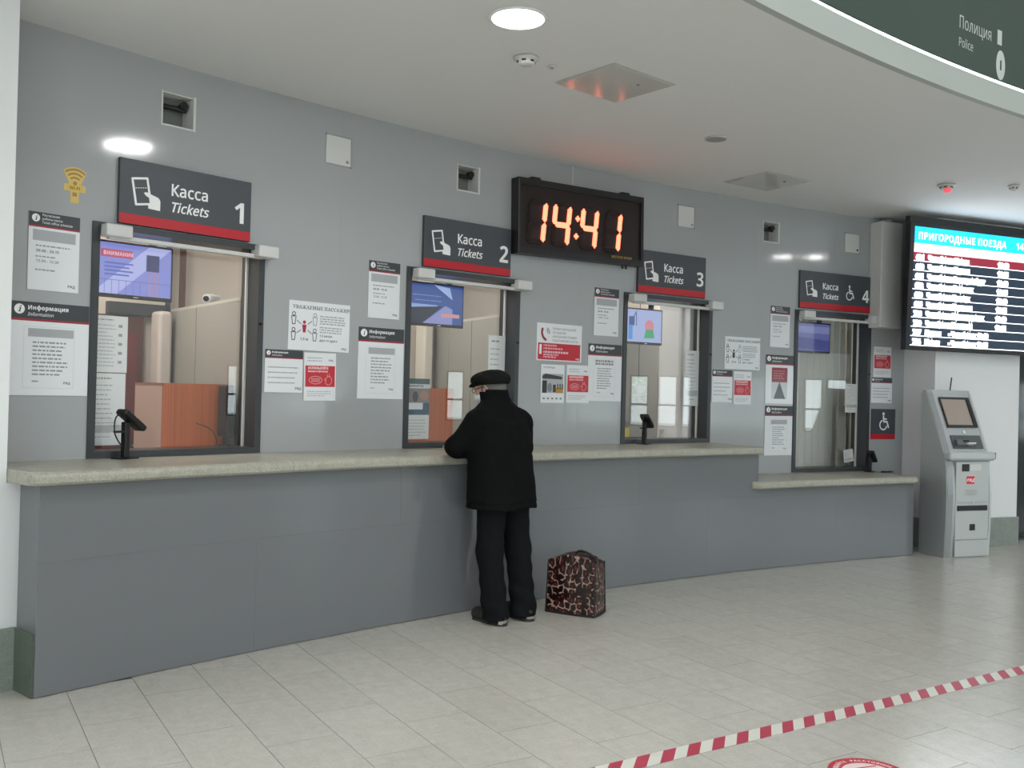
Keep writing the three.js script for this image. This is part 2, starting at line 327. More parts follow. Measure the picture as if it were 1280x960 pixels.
const signTex = (n, wheel, w) => canvasTex(w, 512, (g, W, H) => {
  g.fillStyle = GREY; g.fillRect(0, 0, W, H); g.fillStyle = RED; g.fillRect(0, H * 0.845, W, H * 0.155);
  g.fillStyle = '#fff'; g.textBaseline = 'alphabetic';
  const k = wheel ? 0.9 : 1;
  ticketIcon(g, W * (wheel ? 0.075 : 0.085), 150, 1.5 * k);
  g.font = `${Math.round(132 * k)}px sans-serif`; g.lineWidth = 4; g.strokeStyle = '#fff'; g.fillText('Касса', W * (wheel ? 0.3 : 0.36), 232); g.strokeText('Касса', W * (wheel ? 0.3 : 0.36), 232);
  g.font = `italic ${Math.round(110 * k)}px sans-serif`; g.fillText('Tickets', W * (wheel ? 0.3 : 0.36), 364); g.strokeText('Tickets', W * (wheel ? 0.3 : 0.36), 364);
  g.font = 'bold 250px sans-serif'; g.textAlign = 'right'; g.fillText(String(n), W * 0.975, 370);
  if (wheel) wheelIcon(g, W * 0.68, 270, 1.75);
});
const SIGN = [[-16.135, -15.303], [-13.932, -13.109], [-11.725, -10.914], [-9.685, -8.713]];
SIGN.forEach(([a, b], i) => {
  const w = b - a, h = 0.368, t = onWall('counter_sign', ['dark grey ticket sign with a white numeral one, above the leftmost window', 'dark grey ticket sign with a white numeral two, above the man in black', 'dark grey ticket sign with a white numeral three, its corner covered by the clock', 'dark grey ticket sign with a white wheelchair and numeral four'][i], 'sign', (a + b) / 2, 0.004, 2.383);
  obj('board', box(w, h, 0.026, 0, h / 2, 0.013, 0.003), std(lin(0.06, 0.065, 0.07), 0.5), t);
  const f = obj('printed_face', new THREE.PlaneGeometry(w - 0.004, h - 0.004).translate(0, h / 2, 0.0265), std(0xffffff, 0.45, { map: signTex(i + 1, i === 3, i === 3 ? 1340 : 1150) }), t);
});
// ---------------------------------------------------------------- notices
const lines = (g, x, y, w, n, dy, h, col = '#9a9da0', ragged = 0.5) => { let s = n * 31 + Math.round(x); const r = () => { s = (s * 1664525 + 1013904223) >>> 0; return s / 4294967296; }; g.fillStyle = col; for (let i = 0; i < n; i++) { let p = x; const end = x + w * (1 - r() * ragged * (i % 3 === 2 ? 1 : 0.4)); while (p < end) { const k = 8 + r() * 26; g.fillRect(p, y + i * dy, Math.min(k, end - p), h); p += k + 6; } } };
const head = (g, W, h, two, small) => {
  g.fillStyle = '#3d4247'; g.fillRect(0, 0, W, h); g.fillStyle = '#a32438'; g.fillRect(0, h, W, h * 0.13);
  g.fillStyle = '#fff'; g.beginPath(); g.arc(h * 0.5, h * 0.45, h * 0.3, 0, 7); g.fill(); g.fillStyle = '#3d4247'; g.font = `italic bold ${h * 0.48}px serif`; g.textAlign = 'center'; g.fillText('i', h * 0.5, h * 0.62); g.textAlign = 'left';
  g.fillStyle = '#fff';
  if (two.length === 2) { g.font = `bold ${h * 0.36}px sans-serif`; g.fillText(two[0], h * 0.96, h * 0.45); g.font = `italic ${h * 0.28}px sans-serif`; g.fillText(two[1], h * 0.96, h * 0.82); }
  else two.forEach((l, i) => { g.font = `${h * 0.24}px sans-serif`; g.fillText(l, h * 0.96, h * (0.28 + 0.28 * i)); });
};
const logo = (g, x, y, k, col = '#55585c') => { g.fillStyle = col; g.font = `bold ${k}px sans-serif`; g.fillText('РЖД', x, y); };
const paper = (g, W, H, c = '#eef0f4') => { g.fillStyle = c; g.fillRect(0, 0, W, H); };
const draw = {
  hours: (a, b) => (g, W, H) => { paper(g, W, H); head(g, W, H * 0.17, ['Расписание', 'работы кассы', 'Ticket office schedule']); g.fillStyle = '#b3b6ba'; g.fillRect(W * 0.08, H * 0.225, W * 0.84, H * 0.14); lines(g, W * 0.14, H * 0.42, W * 0.72, 1, 20, 9); g.fillStyle = '#6b6e72'; g.font = `bold ${H * 0.05}px sans-serif`; g.fillText(a, W * 0.15, H * 0.51); lines(g, W * 0.14, H * 0.56, W * 0.4, 1, 20, 8); g.fillText(b, W * 0.15, H * 0.64); lines(g, W * 0.14, H * 0.73, W * 0.4, 1, 20, 9); logo(g, W * 0.78, H * 0.94, H * 0.045); },
  info: (v) => (g, W, H) => {
    paper(g, W, H); head(g, W, H * 0.18, ['Информация', 'Information']);
    if (v === 'poster') { g.fillStyle = '#8f2436'; g.fillRect(W * 0.22, H * 0.26, W * 0.56, H * 0.3); g.fillStyle = '#c9ccd0'; g.fillRect(W * 0.22, H * 0.56, W * 0.56, H * 0.34); g.fillStyle = '#4a4a50'; g.beginPath(); g.moveTo(W * 0.3, H * 0.9); g.lineTo(W * 0.5, H * 0.55); g.lineTo(W * 0.72, H * 0.9); g.fill(); lines(g, W * 0.28, H * 0.32, W * 0.44, 4, H * 0.05, 9, '#d98a92'); return; }
    if (v === 'short') { lines(g, W * 0.08, H * 0.4, W * 0.84, 4, H * 0.12, 13, '#a4a7aa'); logo(g, W * 0.8, H * 0.93, H * 0.08); return; }
    g.strokeStyle = '#dcdfe2'; g.lineWidth = 3; g.strokeRect(W * 0.17, H * 0.26, W * 0.64, H * 0.66);
    g.fillStyle = v === 'text' ? '#8e9194' : '#b0b3b6'; if (v === 'text') lines(g, W * 0.22, H * 0.28, W * 0.56, 2, H * 0.05, 18, '#8a8d90'); else g.fillRect(W * 0.22, H * 0.28, W * 0.58, H * 0.09);
    lines(g, W * 0.28, H * 0.42, W * 0.46, 9, H * 0.043, 9); lines(g, W * 0.28, H * 0.84, W * 0.1, 1, 10, 8); logo(g, W * 0.68, H * 0.875, H * 0.035);
  },
  distance: (g, W, H) => {
    paper(g, W, H); g.fillStyle = '#4a4d50'; g.font = `bold ${H * 0.1}px serif`; g.fillText('УВАЖАЕМЫЕ ПАССАЖИРЫ!', W * 0.06, H * 0.16);
    const man = (x, y, c, fill) => { g.strokeStyle = g.fillStyle = c; g.lineWidth = 6; g.beginPath(); g.arc(x, y - H * 0.09, H * 0.035, 0, 7); fill ? g.fill() : g.stroke(); g.beginPath(); g.moveTo(x - H * 0.05, y - H * 0.04); g.lineTo(x + H * 0.05, y - H * 0.04); g.lineTo(x + H * 0.03, y + H * 0.12); g.lineTo(x - H * 0.03, y + H * 0.12); g.closePath(); fill ? g.fill() : g.stroke(); };
    man(W * 0.25, H * 0.52, '#b02a44', true); for (const [x, y, c] of [[0.08, 0.36, '#4a4d50'], [0.42, 0.36, '#a7aaad'], [0.08, 0.68, '#4a4d50'], [0.42, 0.68, '#6a6d70']]) man(W * x, H * y, c);
    g.strokeStyle = '#3a3d40'; g.lineWidth = 5; for (const [x, y] of [[0.13, 0.4], [0.37, 0.4], [0.13, 0.66], [0.37, 0.66]]) { g.beginPath(); g.moveTo(W * (0.25 + (x - 0.25) * 0.45), H * (0.53 + (y - 0.53) * 0.45)); g.lineTo(W * x, H * y); g.stroke(); }
    g.fillStyle = '#4a4d50'; g.font = `bold ${H * 0.075}px sans-serif`; g.fillText('1,5 м', W * 0.19, H * 0.8);
    lines(g, W * 0.5, H * 0.27, W * 0.44, 4, H * 0.05, 10, '#b0b3b6'); lines(g, W * 0.5, H * 0.5, W * 0.4, 3, H * 0.05, 9, '#b0b3b6'); g.fillStyle = '#6a6d70'; g.font = `bold ${H * 0.065}px sans-serif`; g.fillText('1,5 метра', W * 0.5, H * 0.71); g.fillText('друг от друга', W * 0.5, H * 0.8); logo(g, W * 0.87, H * 0.95, H * 0.055);
  },
  mask: (g, W, H) => {
    paper(g, W, H); lines(g, W * 0.1, H * 0.1, W * 0.5, 2, H * 0.06, 9, '#a5a8aa'); logo(g, W * 0.76, H * 0.17, H * 0.05);
    g.fillStyle = '#cf3340'; g.fillRect(W * 0.04, H * 0.27, W * 0.93, H * 0.44); g.fillStyle = '#fff'; g.font = `bold ${H * 0.068}px sans-serif`; g.fillText('ИСПОЛЬЗУЙТЕ', W * 0.12, H * 0.345); g.font = `bold ${H * 0.048}px sans-serif`; g.fillText('МАСКИ И ПЕРЧАТКИ', W * 0.12, H * 0.405);
    g.strokeStyle = '#f3c9cc'; g.lineWidth = 5; g.beginPath(); g.ellipse(W * 0.36, H * 0.57, W * 0.2, H * 0.08, 0, 0, 7); g.stroke(); for (const o of [-0.03, 0, 0.03]) { g.beginPath(); g.moveTo(W * 0.22, H * (0.57 + o)); g.lineTo(W * 0.5, H * (0.57 + o)); g.stroke(); }
    g.beginPath(); g.ellipse(W * 0.77, H * 0.58, W * 0.1, H * 0.09, 0.2, 0, 7); g.stroke(); g.beginPath(); g.moveTo(W * 0.74, H * 0.5); g.lineTo(W * 0.72, H * 0.44); g.moveTo(W * 0.79, H * 0.49); g.lineTo(W * 0.79, H * 0.43); g.moveTo(W * 0.7, H * 0.58); g.lineTo(W * 0.63, H * 0.54); g.stroke();
    lines(g, W * 0.1, H * 0.8, W * 0.8, 3, H * 0.045, 8, '#b5b8ba');
  },
  phone: (g, W, H) => {
    paper(g, W, H); g.strokeStyle = '#8f2436'; g.lineWidth = 22; g.lineCap = 'round'; g.beginPath(); g.arc(W * 0.25, H * 0.24, W * 0.14, 2.0, 3.5); g.stroke(); g.lineWidth = 7; for (const r of [0.05, 0.085]) { g.beginPath(); g.arc(W * 0.19, H * 0.26, W * r, -1.2, 0.1); g.stroke(); }
    g.fillStyle = '#8c8f92'; g.font = `${H * 0.085}px sans-serif`; ['ПРИЕМ ОБРАЩЕНИЙ', 'ПО ФАКТАМ', 'НАРУШЕНИЯ ПРАВИЛ', 'РАБОТНИКАМИ КАССЫ'].forEach((l, i) => g.fillText(l, W * 0.34, H * (0.17 + 0.105 * i)));
    g.fillStyle = '#cd2238'; g.fillRect(W * 0.03, H * 0.53, W * 0.94, H * 0.44); g.fillStyle = '#fff'; g.fillRect(W * 0.06, H * 0.57, W * 0.05, H * 0.26); lines(g, W * 0.15, H * 0.57, W * 0.3, 1, 20, 14, '#f0b9bf'); lines(g, W * 0.15, H * 0.65, W * 0.45, 1, 20, 14, '#f0b9bf'); lines(g, W * 0.15, H * 0.74, W * 0.58, 1, 20, 18, '#f4c9ce'); lines(g, W * 0.15, H * 0.82, W * 0.36, 2, H * 0.06, 13, '#f0b9bf'); logo(g, W * 0.87, H * 0.94, H * 0.06, '#fff');
  },
  platform: (g, W, H) => {
    paper(g, W, H); g.fillStyle = '#8c8f92'; g.font = `bold ${H * 0.055}px sans-serif`; g.fillText('НЕ ПЕРЕХОДИ!', W * 0.1, H * 0.1);
    g.fillStyle = '#b9bcbe'; g.fillRect(W * 0.06, H * 0.24, W * 0.9, H * 0.5); g.fillStyle = '#3b3c3a'; g.beginPath(); g.moveTo(W * 0.06, H * 0.3); g.lineTo(W * 0.2, H * 0.24); g.lineTo(W * 0.9, H * 0.31); g.lineTo(W * 0.9, H * 0.38); g.lineTo(W * 0.06, H * 0.37); g.fill();
    g.fillStyle = '#33363a'; g.fillRect(W * 0.06, H * 0.42, W * 0.2, H * 0.32); g.fillStyle = '#7e858c'; g.beginPath(); g.ellipse(W * 0.38, H * 0.6, W * 0.1, H * 0.12, 0, 0, 7); g.fill(); g.fillStyle = '#3b2c22'; g.fillRect(W * 0.52, H * 0.52, W * 0.12, H * 0.2); g.fillStyle = '#b98e3d'; g.fillRect(W * 0.64, H * 0.6, W * 0.32, H * 0.14); g.fillStyle = '#4a3a30'; for (const x of [0.7, 0.8, 0.9]) g.fillRect(W * x, H * 0.5, W * 0.05, H * 0.14);
    for (let i = 0; i < 5; i++) { g.fillStyle = '#808386'; g.fillRect(W * (0.1 + i * 0.18), H * 0.86, W * 0.08, H * 0.045); }
  },
  sheet: (k) => (g, W, H) => { paper(g, W, H, '#e8eaea'); lines(g, W * 0.15, H * 0.06, W * 0.5, 1, 20, 11, '#9c9fa0'); lines(g, W * 0.1, H * 0.16, W * 0.62, 12, H * 0.065, 8, '#b4b7b8'); if (k) { g.fillStyle = '#9a9d9e'; for (let i = 0; i < 5; i++) g.fillRect(W * 0.76, H * (0.15 + i * 0.16), W * 0.1, H * 0.05); } else { g.fillStyle = '#bdc0c1'; g.fillRect(W * 0.05, H * 0.72, W * 0.9, H * 0.1); } },
  ad: (g, W, H) => { paper(g, W, H, '#d9dcda'); g.fillStyle = '#3d5a58'; g.fillRect(0, 0, W, H * 0.09); g.fillStyle = '#c8cdd0'; g.fillRect(0, H * 0.09, W, H * 0.06); g.fillStyle = '#2b3340'; g.font = `bold ${H * 0.05}px sans-serif`; g.fillText('МАРШРУТЫ', W * 0.05, H * 0.14); g.fillStyle = '#7d7470'; g.fillRect(0, H * 0.16, W, H * 0.24); g.fillStyle = '#32343a'; g.beginPath(); g.ellipse(W * 0.35, H * 0.3, W * 0.12, H * 0.09, 0, 0, 7); g.fill(); g.fillStyle = '#a57a64'; g.beginPath(); g.ellipse(W * 0.75, H * 0.28, W * 0.2, H * 0.08, 0, 0, 7); g.fill(); g.fillStyle = '#1d4a63'; g.fillRect(0, H * 0.4, W, H * 0.2); g.fillStyle = '#d6dade'; g.fillRect(W * 0.04, H * 0.4, W * 0.66, H * 0.11); lines(g, W * 0.06, H * 0.68, W * 0.8, 6, H * 0.05, 8, '#a9acae'); },
  wheel: (g, W, H) => { g.fillStyle = GREY; g.fillRect(0, 0, W, H); g.fillStyle = RED; g.fillRect(0, H * 0.83, W, H * 0.17); wheelIcon(g, W * 0.5, H * 0.46, W / 230); },
};
function notice(name, label, category, s0, s1, y0, y1, how, group, d = 0.002, tilt = 0, gloss = 0.4) {
  const w = s1 - s0, h = y1 - y0, px = w > h ? [512, Math.round(512 * h / w)] : [Math.round(512 * w / h), 512];
  const t = onWall(name, label, category, (s0 + s1) / 2, d, (y0 + y1) / 2, group);
  t.rotation.order = 'YXZ'; t.rotation.z = tilt;
  obj('backing', box(w, h, 0.004, 0, 0, 0.002), M.plastic, t);
  obj('printed_sheet', new THREE.PlaneGeometry(w, h).translate(0, 0, 0.0046), std(0xffffff, gloss, { map: canvasTex(px[0], px[1], how) }), t);
  return t;
}
const N = 'notice';
notice('hours_notice', 'white working hours notice below the yellow wi-fi sticker', N, -16.607, -16.34, 1.967, 2.377, draw.hours('09.00 - 20.15', '13.00 - 13.30'));
notice('information_board', 'leftmost white information board, at the far left by the white pier', N, -16.686, -16.276, 1.411, 1.901, draw.info('list'));
notice('distance_notice', 'landscape distancing notice with a red figure, between windows 1 and 2', N, -15.0, -14.53, 1.729, 2.05, draw.distance, null, 0.002, -0.006);
notice('information_card', 'short information card under the distancing notice with a red figure', N, -15.164, -14.886, 1.45, 1.724, draw.info('short'));
notice('mask_notice', 'red and white mask and gloves notice beside the card under the red-figure notice', N, -14.876, -14.63, 1.4, 1.717, draw.mask, null, 0.0025, 0.01);
notice('hours_notice', 'white working hours notice between the distancing notice and the blue platform screen', N, -14.384, -14.12, 1.98, 2.377, draw.hours('08.00 - 19.30', '12.00 - 12.30'));
notice('information_board', 'white information board directly left of the window the man leans at', N, -14.455, -14.072, 1.418, 1.913, draw.info('list'));
notice('phone_notice', 'white and red hotline notice with a telephone handset, right of window 2', N, -12.807, -12.328, 1.747, 2.049, draw.phone, null, 0.002, -0.004);
notice('photo_leaflet', 'small white leaflet with a photo of a platform, behind the man in black', N, -12.755, -12.507, 1.407, 1.718, draw.platform);
notice('mask_notice', 'red and white mask and gloves notice next to the platform photo leaflet', N, -12.483, -12.237, 1.41, 1.722, draw.mask);
notice('hours_notice', 'white working hours notice just under the digital clock', N, -12.198, -11.924, 1.981, 2.382, draw.hours('08.00 - 20.00', '13.00 - 13.30'));
notice('information_board', 'white information board with sheet in a shiny sleeve beside window 3', N, -12.254, -11.876, 1.428, 1.91, draw.info('text'));
notice('distance_notice', 'landscape distancing notice with a black figure, between windows 3 and 4', N, -10.632, -10.179, 1.751, 2.056, (g, W, H) => { draw.distance(g, W, H); g.fillStyle = '#333'; g.beginPath(); g.arc(W * 0.25, H * 0.43, H * 0.036, 0, 7); g.fill(); g.fillRect(W * 0.25 - H * 0.05, H * 0.48, H * 0.1, H * 0.17); });
notice('information_card', 'short information card under the distancing notice with a black figure', N, -10.783, -10.53, 1.44, 1.739, draw.info('short'));
notice('mask_notice', 'red and white mask and gloves notice beside the card under the black-figure notice', N, -10.509, -10.283, 1.421, 1.733, draw.mask);
notice('hours_notice', 'white working hours notice left of the wheelchair ticket sign, above the red poster board', N, -10.052, -9.796, 1.982, 2.378, draw.hours('09.00 - 18.00', '13.00 - 14.00'));
notice('information_board', 'information board with a red poster, left of window 4', N, -10.1, -9.732, 1.437, 1.907, draw.info('poster'), null, 0.002, 0, 0.15);
notice('information_board', 'lowest white information board, under the red poster board by window 4', N, -10.095, -9.732, 0.937, 1.416, draw.info('list'));
notice('mask_notice', 'red and white mask and gloves notice right of window 4, above the wheelchair sign', N, -8.636, -8.39, 1.733, 2.048, draw.mask);
notice('information_card', 'short information card between the mask notice and the wheelchair sign', N, -8.66, -8.37, 1.467, 1.726, draw.info('short'));
notice('wheelchair_sign', 'square dark grey wheelchair sign with red foot beside window 4', 'sign', -8.661, -8.314, 1.092, 1.405, draw.wheel);
// wi-fi sticker, cut to its outline
{
  const t = onWall('wifi_sticker', 'small yellow wi-fi sticker on the grey wall left of the first sign', 'sticker', -16.372, 0.001, 2.455);
  const sh = new THREE.Shape();
  sh.moveTo(-0.022, 0); sh.lineTo(0.022, 0); sh.lineTo(0.022, 0.062); sh.lineTo(0.058, 0.062); sh.lineTo(0.058, 0.098); sh.lineTo(0.03, 0.1); sh.lineTo(0.06, 0.165); sh.absarc(0, 0.1, 0.093, 0.82, Math.PI - 0.82, false); sh.lineTo(-0.03, 0.1); sh.lineTo(-0.058, 0.098); sh.lineTo(-0.058, 0.062); sh.lineTo(-0.022, 0.062); sh.closePath();
  obj('label', new THREE.ExtrudeGeometry(sh, { depth: 0.0015, bevelEnabled: false, curveSegments: 16 }), std(lin(0.78, 0.56, 0.16), 0.5), t);
  const ink = std(lin(0.42, 0.25, 0.07), 0.5), g = [];
  for (const r of [0.036, 0.058, 0.08]) { const a = new THREE.Shape(); a.absarc(0, 0.1, r + 0.005, 0.85, Math.PI - 0.85, false); a.absarc(0, 0.1, r - 0.005, Math.PI - 0.85, 0.85, true); g.push(new THREE.ExtrudeGeometry(a, { depth: 0.0008, bevelEnabled: false, curveSegments: 14 }).translate(0, 0, 0.0014)); }
  g.push(cyl(0.011, 0.011, 0.0008, 0, 0, 0, 18).rotateX(Math.PI / 2).translate(0, 0.106, 0.0018), box(0.024, 0.022, 0.0008, 0, 0.046, 0.0018));
  g.forEach((q) => obj('symbol', q, ink, t));
  obj('lettering', new THREE.PlaneGeometry(0.09, 0.03).translate(0, 0.08, 0.0022), std(0xffffff, 0.5, { map: canvasTex(128, 44, (c, W, H) => { c.fillStyle = '#e0c063'; c.fillRect(0, 0, W, H); c.fillStyle = '#7d6524'; c.font = 'bold 34px sans-serif'; c.textAlign = 'center'; c.fillText('Wi-Fi', W / 2, 34); }) }), t);
}
// ---------------------------------------------------------------- square openings and covers high on the wall
const nicheWords = ['above the leftmost ticket sign', 'above the red-figure distancing notice', 'just left of the digital clock', 'just right of the digital clock', 'above the black-figure distancing notice', 'above the wheelchair ticket sign'];
NICHE.forEach(([s, y, open], i) => {
  if (open) {
    const t = onWall('wall_box', `open square recessed box with a pipe inside, ${nicheWords[i]}`, 'wall box', s, 0, y);
    const w = 0.2, h = 0.192, k = 0.006;
    obj('sleeve', [box(k, h, 0.13, -w / 2 + k / 2, 0, -0.062), box(k, h, 0.13, w / 2 - k / 2, 0, -0.062), box(w, k, 0.13, 0, h / 2 - k / 2, -0.062), box(w, k, 0.13, 0, -h / 2 + k / 2, -0.062)], M.plastic, t);
    obj('back_plate', box(w, h, 0.006, 0, 0, -0.126), std(lin(0.22, 0.23, 0.21), 0.7), t);
    obj('rim', [box(0.014, h + 0.012, 0.008, w / 2 + 0.002, 0, 0.004), box(0.006, h + 0.012, 0.006, -w / 2 - 0.001, 0, 0.003), box(w, 0.006, 0.006, 0, -h / 2 - 0.002, 0.003)], M.plastic, t);
    obj('pipe', rod([-w / 2 + 0.008, 0.032, -0.08], [w / 2 - 0.02, 0.03, -0.06], 0.016), M.black, t);
    obj('nozzle', rod([w / 2 - 0.045, 0.05, -0.03], [w / 2 - 0.035, 0.045, -0.09], 0.024), M.rubber, t);
  } else {
    const t = onWall('wall_cover', `closed white square cover plate ${nicheWords[i]}`, 'wall cover', s, 0.0005, y);
    obj('plate', box(0.198, 0.19, 0.012, 0, 0, 0.006, 0.004), M.plastic, t);
    obj('rim', [box(0.012, 0.2, 0.016, 0.1, 0, 0.008), box(0.2, 0.008, 0.016, 0, 0.097, 0.008)], std(lin(0.35, 0.36, 0.35), 0.5), t);
    obj('latch', cyl(0.011, 0.011, 0.006, 0, 0, 0, 14).rotateX(Math.PI / 2).translate(0.066, -0.068, 0.015), M.chrome, t);
  }
});
// ---------------------------------------------------------------- digital clock
{
  const w = 1.352, h = 0.59, D = 0.098, t = onWall('digital_clock', 'large black digital clock showing glowing red-orange 14:41', 'clock', -12.417, 0.003, 2.578);
  t.rotation.order = 'YXZ'; t.rotation.z = 0.02;
  const back = 0.012;
  obj('case', [box(w, h, D - 0.02, 0, h / 2, back + (D - 0.02) / 2, 0.004)], M.black, t);
  obj('bezel', [box(w, 0.05, 0.02, 0, h - 0.025, D), box(w, 0.05, 0.02, 0, 0.025, D), box(0.03, h - 0.1, 0.02, -w / 2 + 0.015, h / 2, D), box(0.03, h - 0.1, 0.02, w / 2 - 0.015, h / 2, D)], M.black, t);
  obj('side_trim', box(0.006, h - 0.02, 0.012, -w / 2 + 0.004, h / 2, D + 0.006), std(lin(0.12, 0.12, 0.12), 0.4), t);
  obj('display_panel', box(w - 0.06, h - 0.1, 0.006, 0, h / 2, D - 0.008), std(lin(0.014, 0.006, 0.005), 0.5), t);
  const led = std(lin(0.3, 0.1, 0.05), 0.4, { emissive: lin(1, 0.15, 0.08), emissiveIntensity: 4 });
  const off = std(lin(0.016, 0.006, 0.005), 0.5);
  const top = h - 0.172, bot = h - 0.485, H = top - bot, slant = 0.11;
  const dot = new THREE.IcosahedronGeometry(0.0105, 1);
  const seg = { a: [0, 1, 1, 1], b: [1, 1, 1, 0.5], c: [1, 0.5, 1, 0], d: [0, 0, 1, 0], e: [0, 0.5, 0, 0], f: [0, 1, 0, 0.5], g: [0, 0.5, 1, 0.5] };
  const stroke = ([x0, y0, x1, y1], ox, cw) => { const g = []; const vert = x0 === x1; const n = vert ? 9 : 9; for (let i = 0; i <= n; i++) for (const r of [-1, 0, 1]) { if (r && (i === 0 || i === n)) continue; const k = 0.05 + 0.9 * i / n; let x = x0 + (x1 - x0) * k, y = y0 + (y1 - y0) * k; let px = ox + x * cw, py = bot + y * H; if (vert) px += r * 0.0125; else py += r * 0.0125; px += (py - bot) * slant; g.push(dot.clone().translate(px, py, D - 0.003)); } return g; };
  const cells = [-0.575, -0.325, -0.03, 0.235], cw = 0.148;
  const lit = ['bc', 'bcfg', 'bcfg', 'bc'];
  cells.forEach((ox, i) => {
    obj('lit_digit', [...lit[i]].flatMap((s) => stroke(seg[s], ox, cw)), led, t);
    obj('unlit_segments', [...'abcdefg'].filter((s) => !lit[i].includes(s)).flatMap((s) => stroke(seg[s], ox, cw)), off, t);
  });
  for (const yy of [0.72, 0.26]) { const colon = []; for (const [dx, dy] of [[0, 0], [0.014, 0], [-0.014, 0], [0, 0.014], [0, -0.014]]) colon.push(dot.clone().translate(-0.085 + dx + yy * H * slant, bot + yy * H + dy, D - 0.003)); obj('lit_dot', colon, led, t); }
  obj('lettering', new THREE.PlaneGeometry(0.33, 0.034).translate(0.42, 0.055, D + 0.0106), std(0xffffff, 0.5, { map: canvasTex(512, 52, (c, W, Hh) => { c.fillStyle = '#100c08'; c.fillRect(0, 0, W, Hh); c.fillStyle = '#b7923a'; c.font = 'bold 44px sans-serif'; c.textAlign = 'center'; c.fillText('МЕСТНОЕ ВРЕМЯ', W / 2, 42); }) }), t);
  for (const x of [-w / 2 + 0.2, w / 2 - 0.18]) obj('bracket', box(0.09, 0.03, 0.06, x, h + 0.012, 0.05, 0.01), M.black, t);
  for (const x of [0.19, 0.15]) obj('knob', cyl(0.01, 0.01, 0.03, w / 2 - x, -0.014, 0.05), M.black, t);
  obj('suspension_cable', rod([-0.09, h + 0.001, 0.06], [-0.09, CEIL - 2.578, 0.06], 0.004), M.plastic, t);
  const l = new THREE.RectAreaLight(new THREE.Color(1, 0.35, 0.2), LIGHT.clock, 0.9, 0.3); l.position.set(0, h / 2, D + 0.02); l.rotation.y = Math.PI; t.add(l);
}
// ---------------------------------------------------------------- departures board and the cabinet beside it
{
  const W = 2.3, H = 1.25, s = -7.56, t = onWall('departures_board', 'bright departures display board with red and blue rows at the right edge', 'display', s, 0.5, 2.0);
  t.rotation.order = 'YXZ'; t.rotation.x = 0.03;
  obj('case', box(W, H, 0.07, 0, H / 2, 0, 0.006), M.black, t);
  for (const x of [-0.5, 0.3]) obj('mount', box(0.08, 0.3, 0.09, x, H / 2, -0.06), M.frame, t);
  obj('top_rail', box(W, 0.06, 0.06, 0, H + 0.03, -0.01), M.black, t);
  const tex = canvasTex(1536, 820, (g, w, h) => {
    g.fillStyle = '#17222f'; g.fillRect(0, 0, w, h);
    g.fillStyle = '#12a9d6'; g.fillRect(0, 0, w, h * 0.14); g.fillStyle = '#eaf6f2'; g.font = `bold ${h * 0.085}px sans-serif`; g.fillText('ПРИГОРОДНЫЕ ПОЕЗДА', w * 0.02, h * 0.105); g.fillText('14:41', w * 0.62, h * 0.105);
    g.fillStyle = '#f3c6c2'; g.fillRect(0, h * 0.14, w, h * 0.075); g.fillStyle = '#fff'; g.font = `bold ${h * 0.05}px sans-serif`; g.fillText('ПОЕЗД   МАРШРУТ', w * 0.02, h * 0.195); g.fillText('ВРЕМЯ', w * 0.49, h * 0.195);
    const rows = ['Челябинск - Миасс', 'Челябинск - Курган', 'Челябинск - Екатеринбург', 'Челябинск - Каменск', 'Челябинск - Троицк', 'Челябинск - Карталы', 'Челябинск - Еманжелинск', 'Челябинск - Кыштым', 'Курган - Челябинск', 'Миасс - Челябинск'];
    const y0 = h * 0.215, dy = (h - y0) / 10;
    g.fillStyle = '#6a1a2b'; g.fillRect(0, y0, w, dy * 0.9);
    rows.forEach((r, i) => { const y = y0 + (i + 0.78) * dy; g.fillStyle = '#fff'; g.strokeStyle = '#fff'; g.lineWidth = 13; g.font = `bold ${dy * 0.66}px sans-serif`; for (const [tx, x] of [[String(601 + i * 17), 0.015], [r.split(' - ')[0], 0.085], ['- ' + r.split(' - ')[1], 0.225], [String(15 + (i >> 1)) + ':' + (i % 2 ? '05' : '40'), i < 8 ? 0.51 : 0.4]]) { g.strokeText(tx, w * x, y); g.fillText(tx, w * x, y); } g.fillRect(0, y0 + (i + 1) * dy - 8, w, 6); });
  });
  obj('screen', new THREE.PlaneGeometry(W - 0.08, H - 0.08).translate(0.012, H / 2, 0.0362), std(0x000000, 0.4, { emissive: 0xffffff, emissiveMap: tex, emissiveIntensity: 2.6 }), t);
  const l = new THREE.RectAreaLight(new THREE.Color(0.75, 0.9, 1), LIGHT.board, W - 0.1, H - 0.1); l.position.set(0, H / 2, 0.05); l.rotation.y = Math.PI; t.add(l);
  const b = onWall('wall_cabinet', 'tall pale grey metal box on the wall left of the departures board', 'cabinet', -8.585, 0.003, 2.232);
  obj('body', box(0.28, 1.08, 0.16, 0, 0.54, 0.08, 0.01), M.plastic, b);
  obj('corner_strip', box(0.07, 1.08, 0.13, 0.15, 0.54, 0.075, 0.02), std(lin(0.55, 0.56, 0.56), 0.35), b);
  obj('top_flange', box(0.1, 0.04, 0.06, 0.02, 1.1, 0.07), M.greyMetal, b);
}
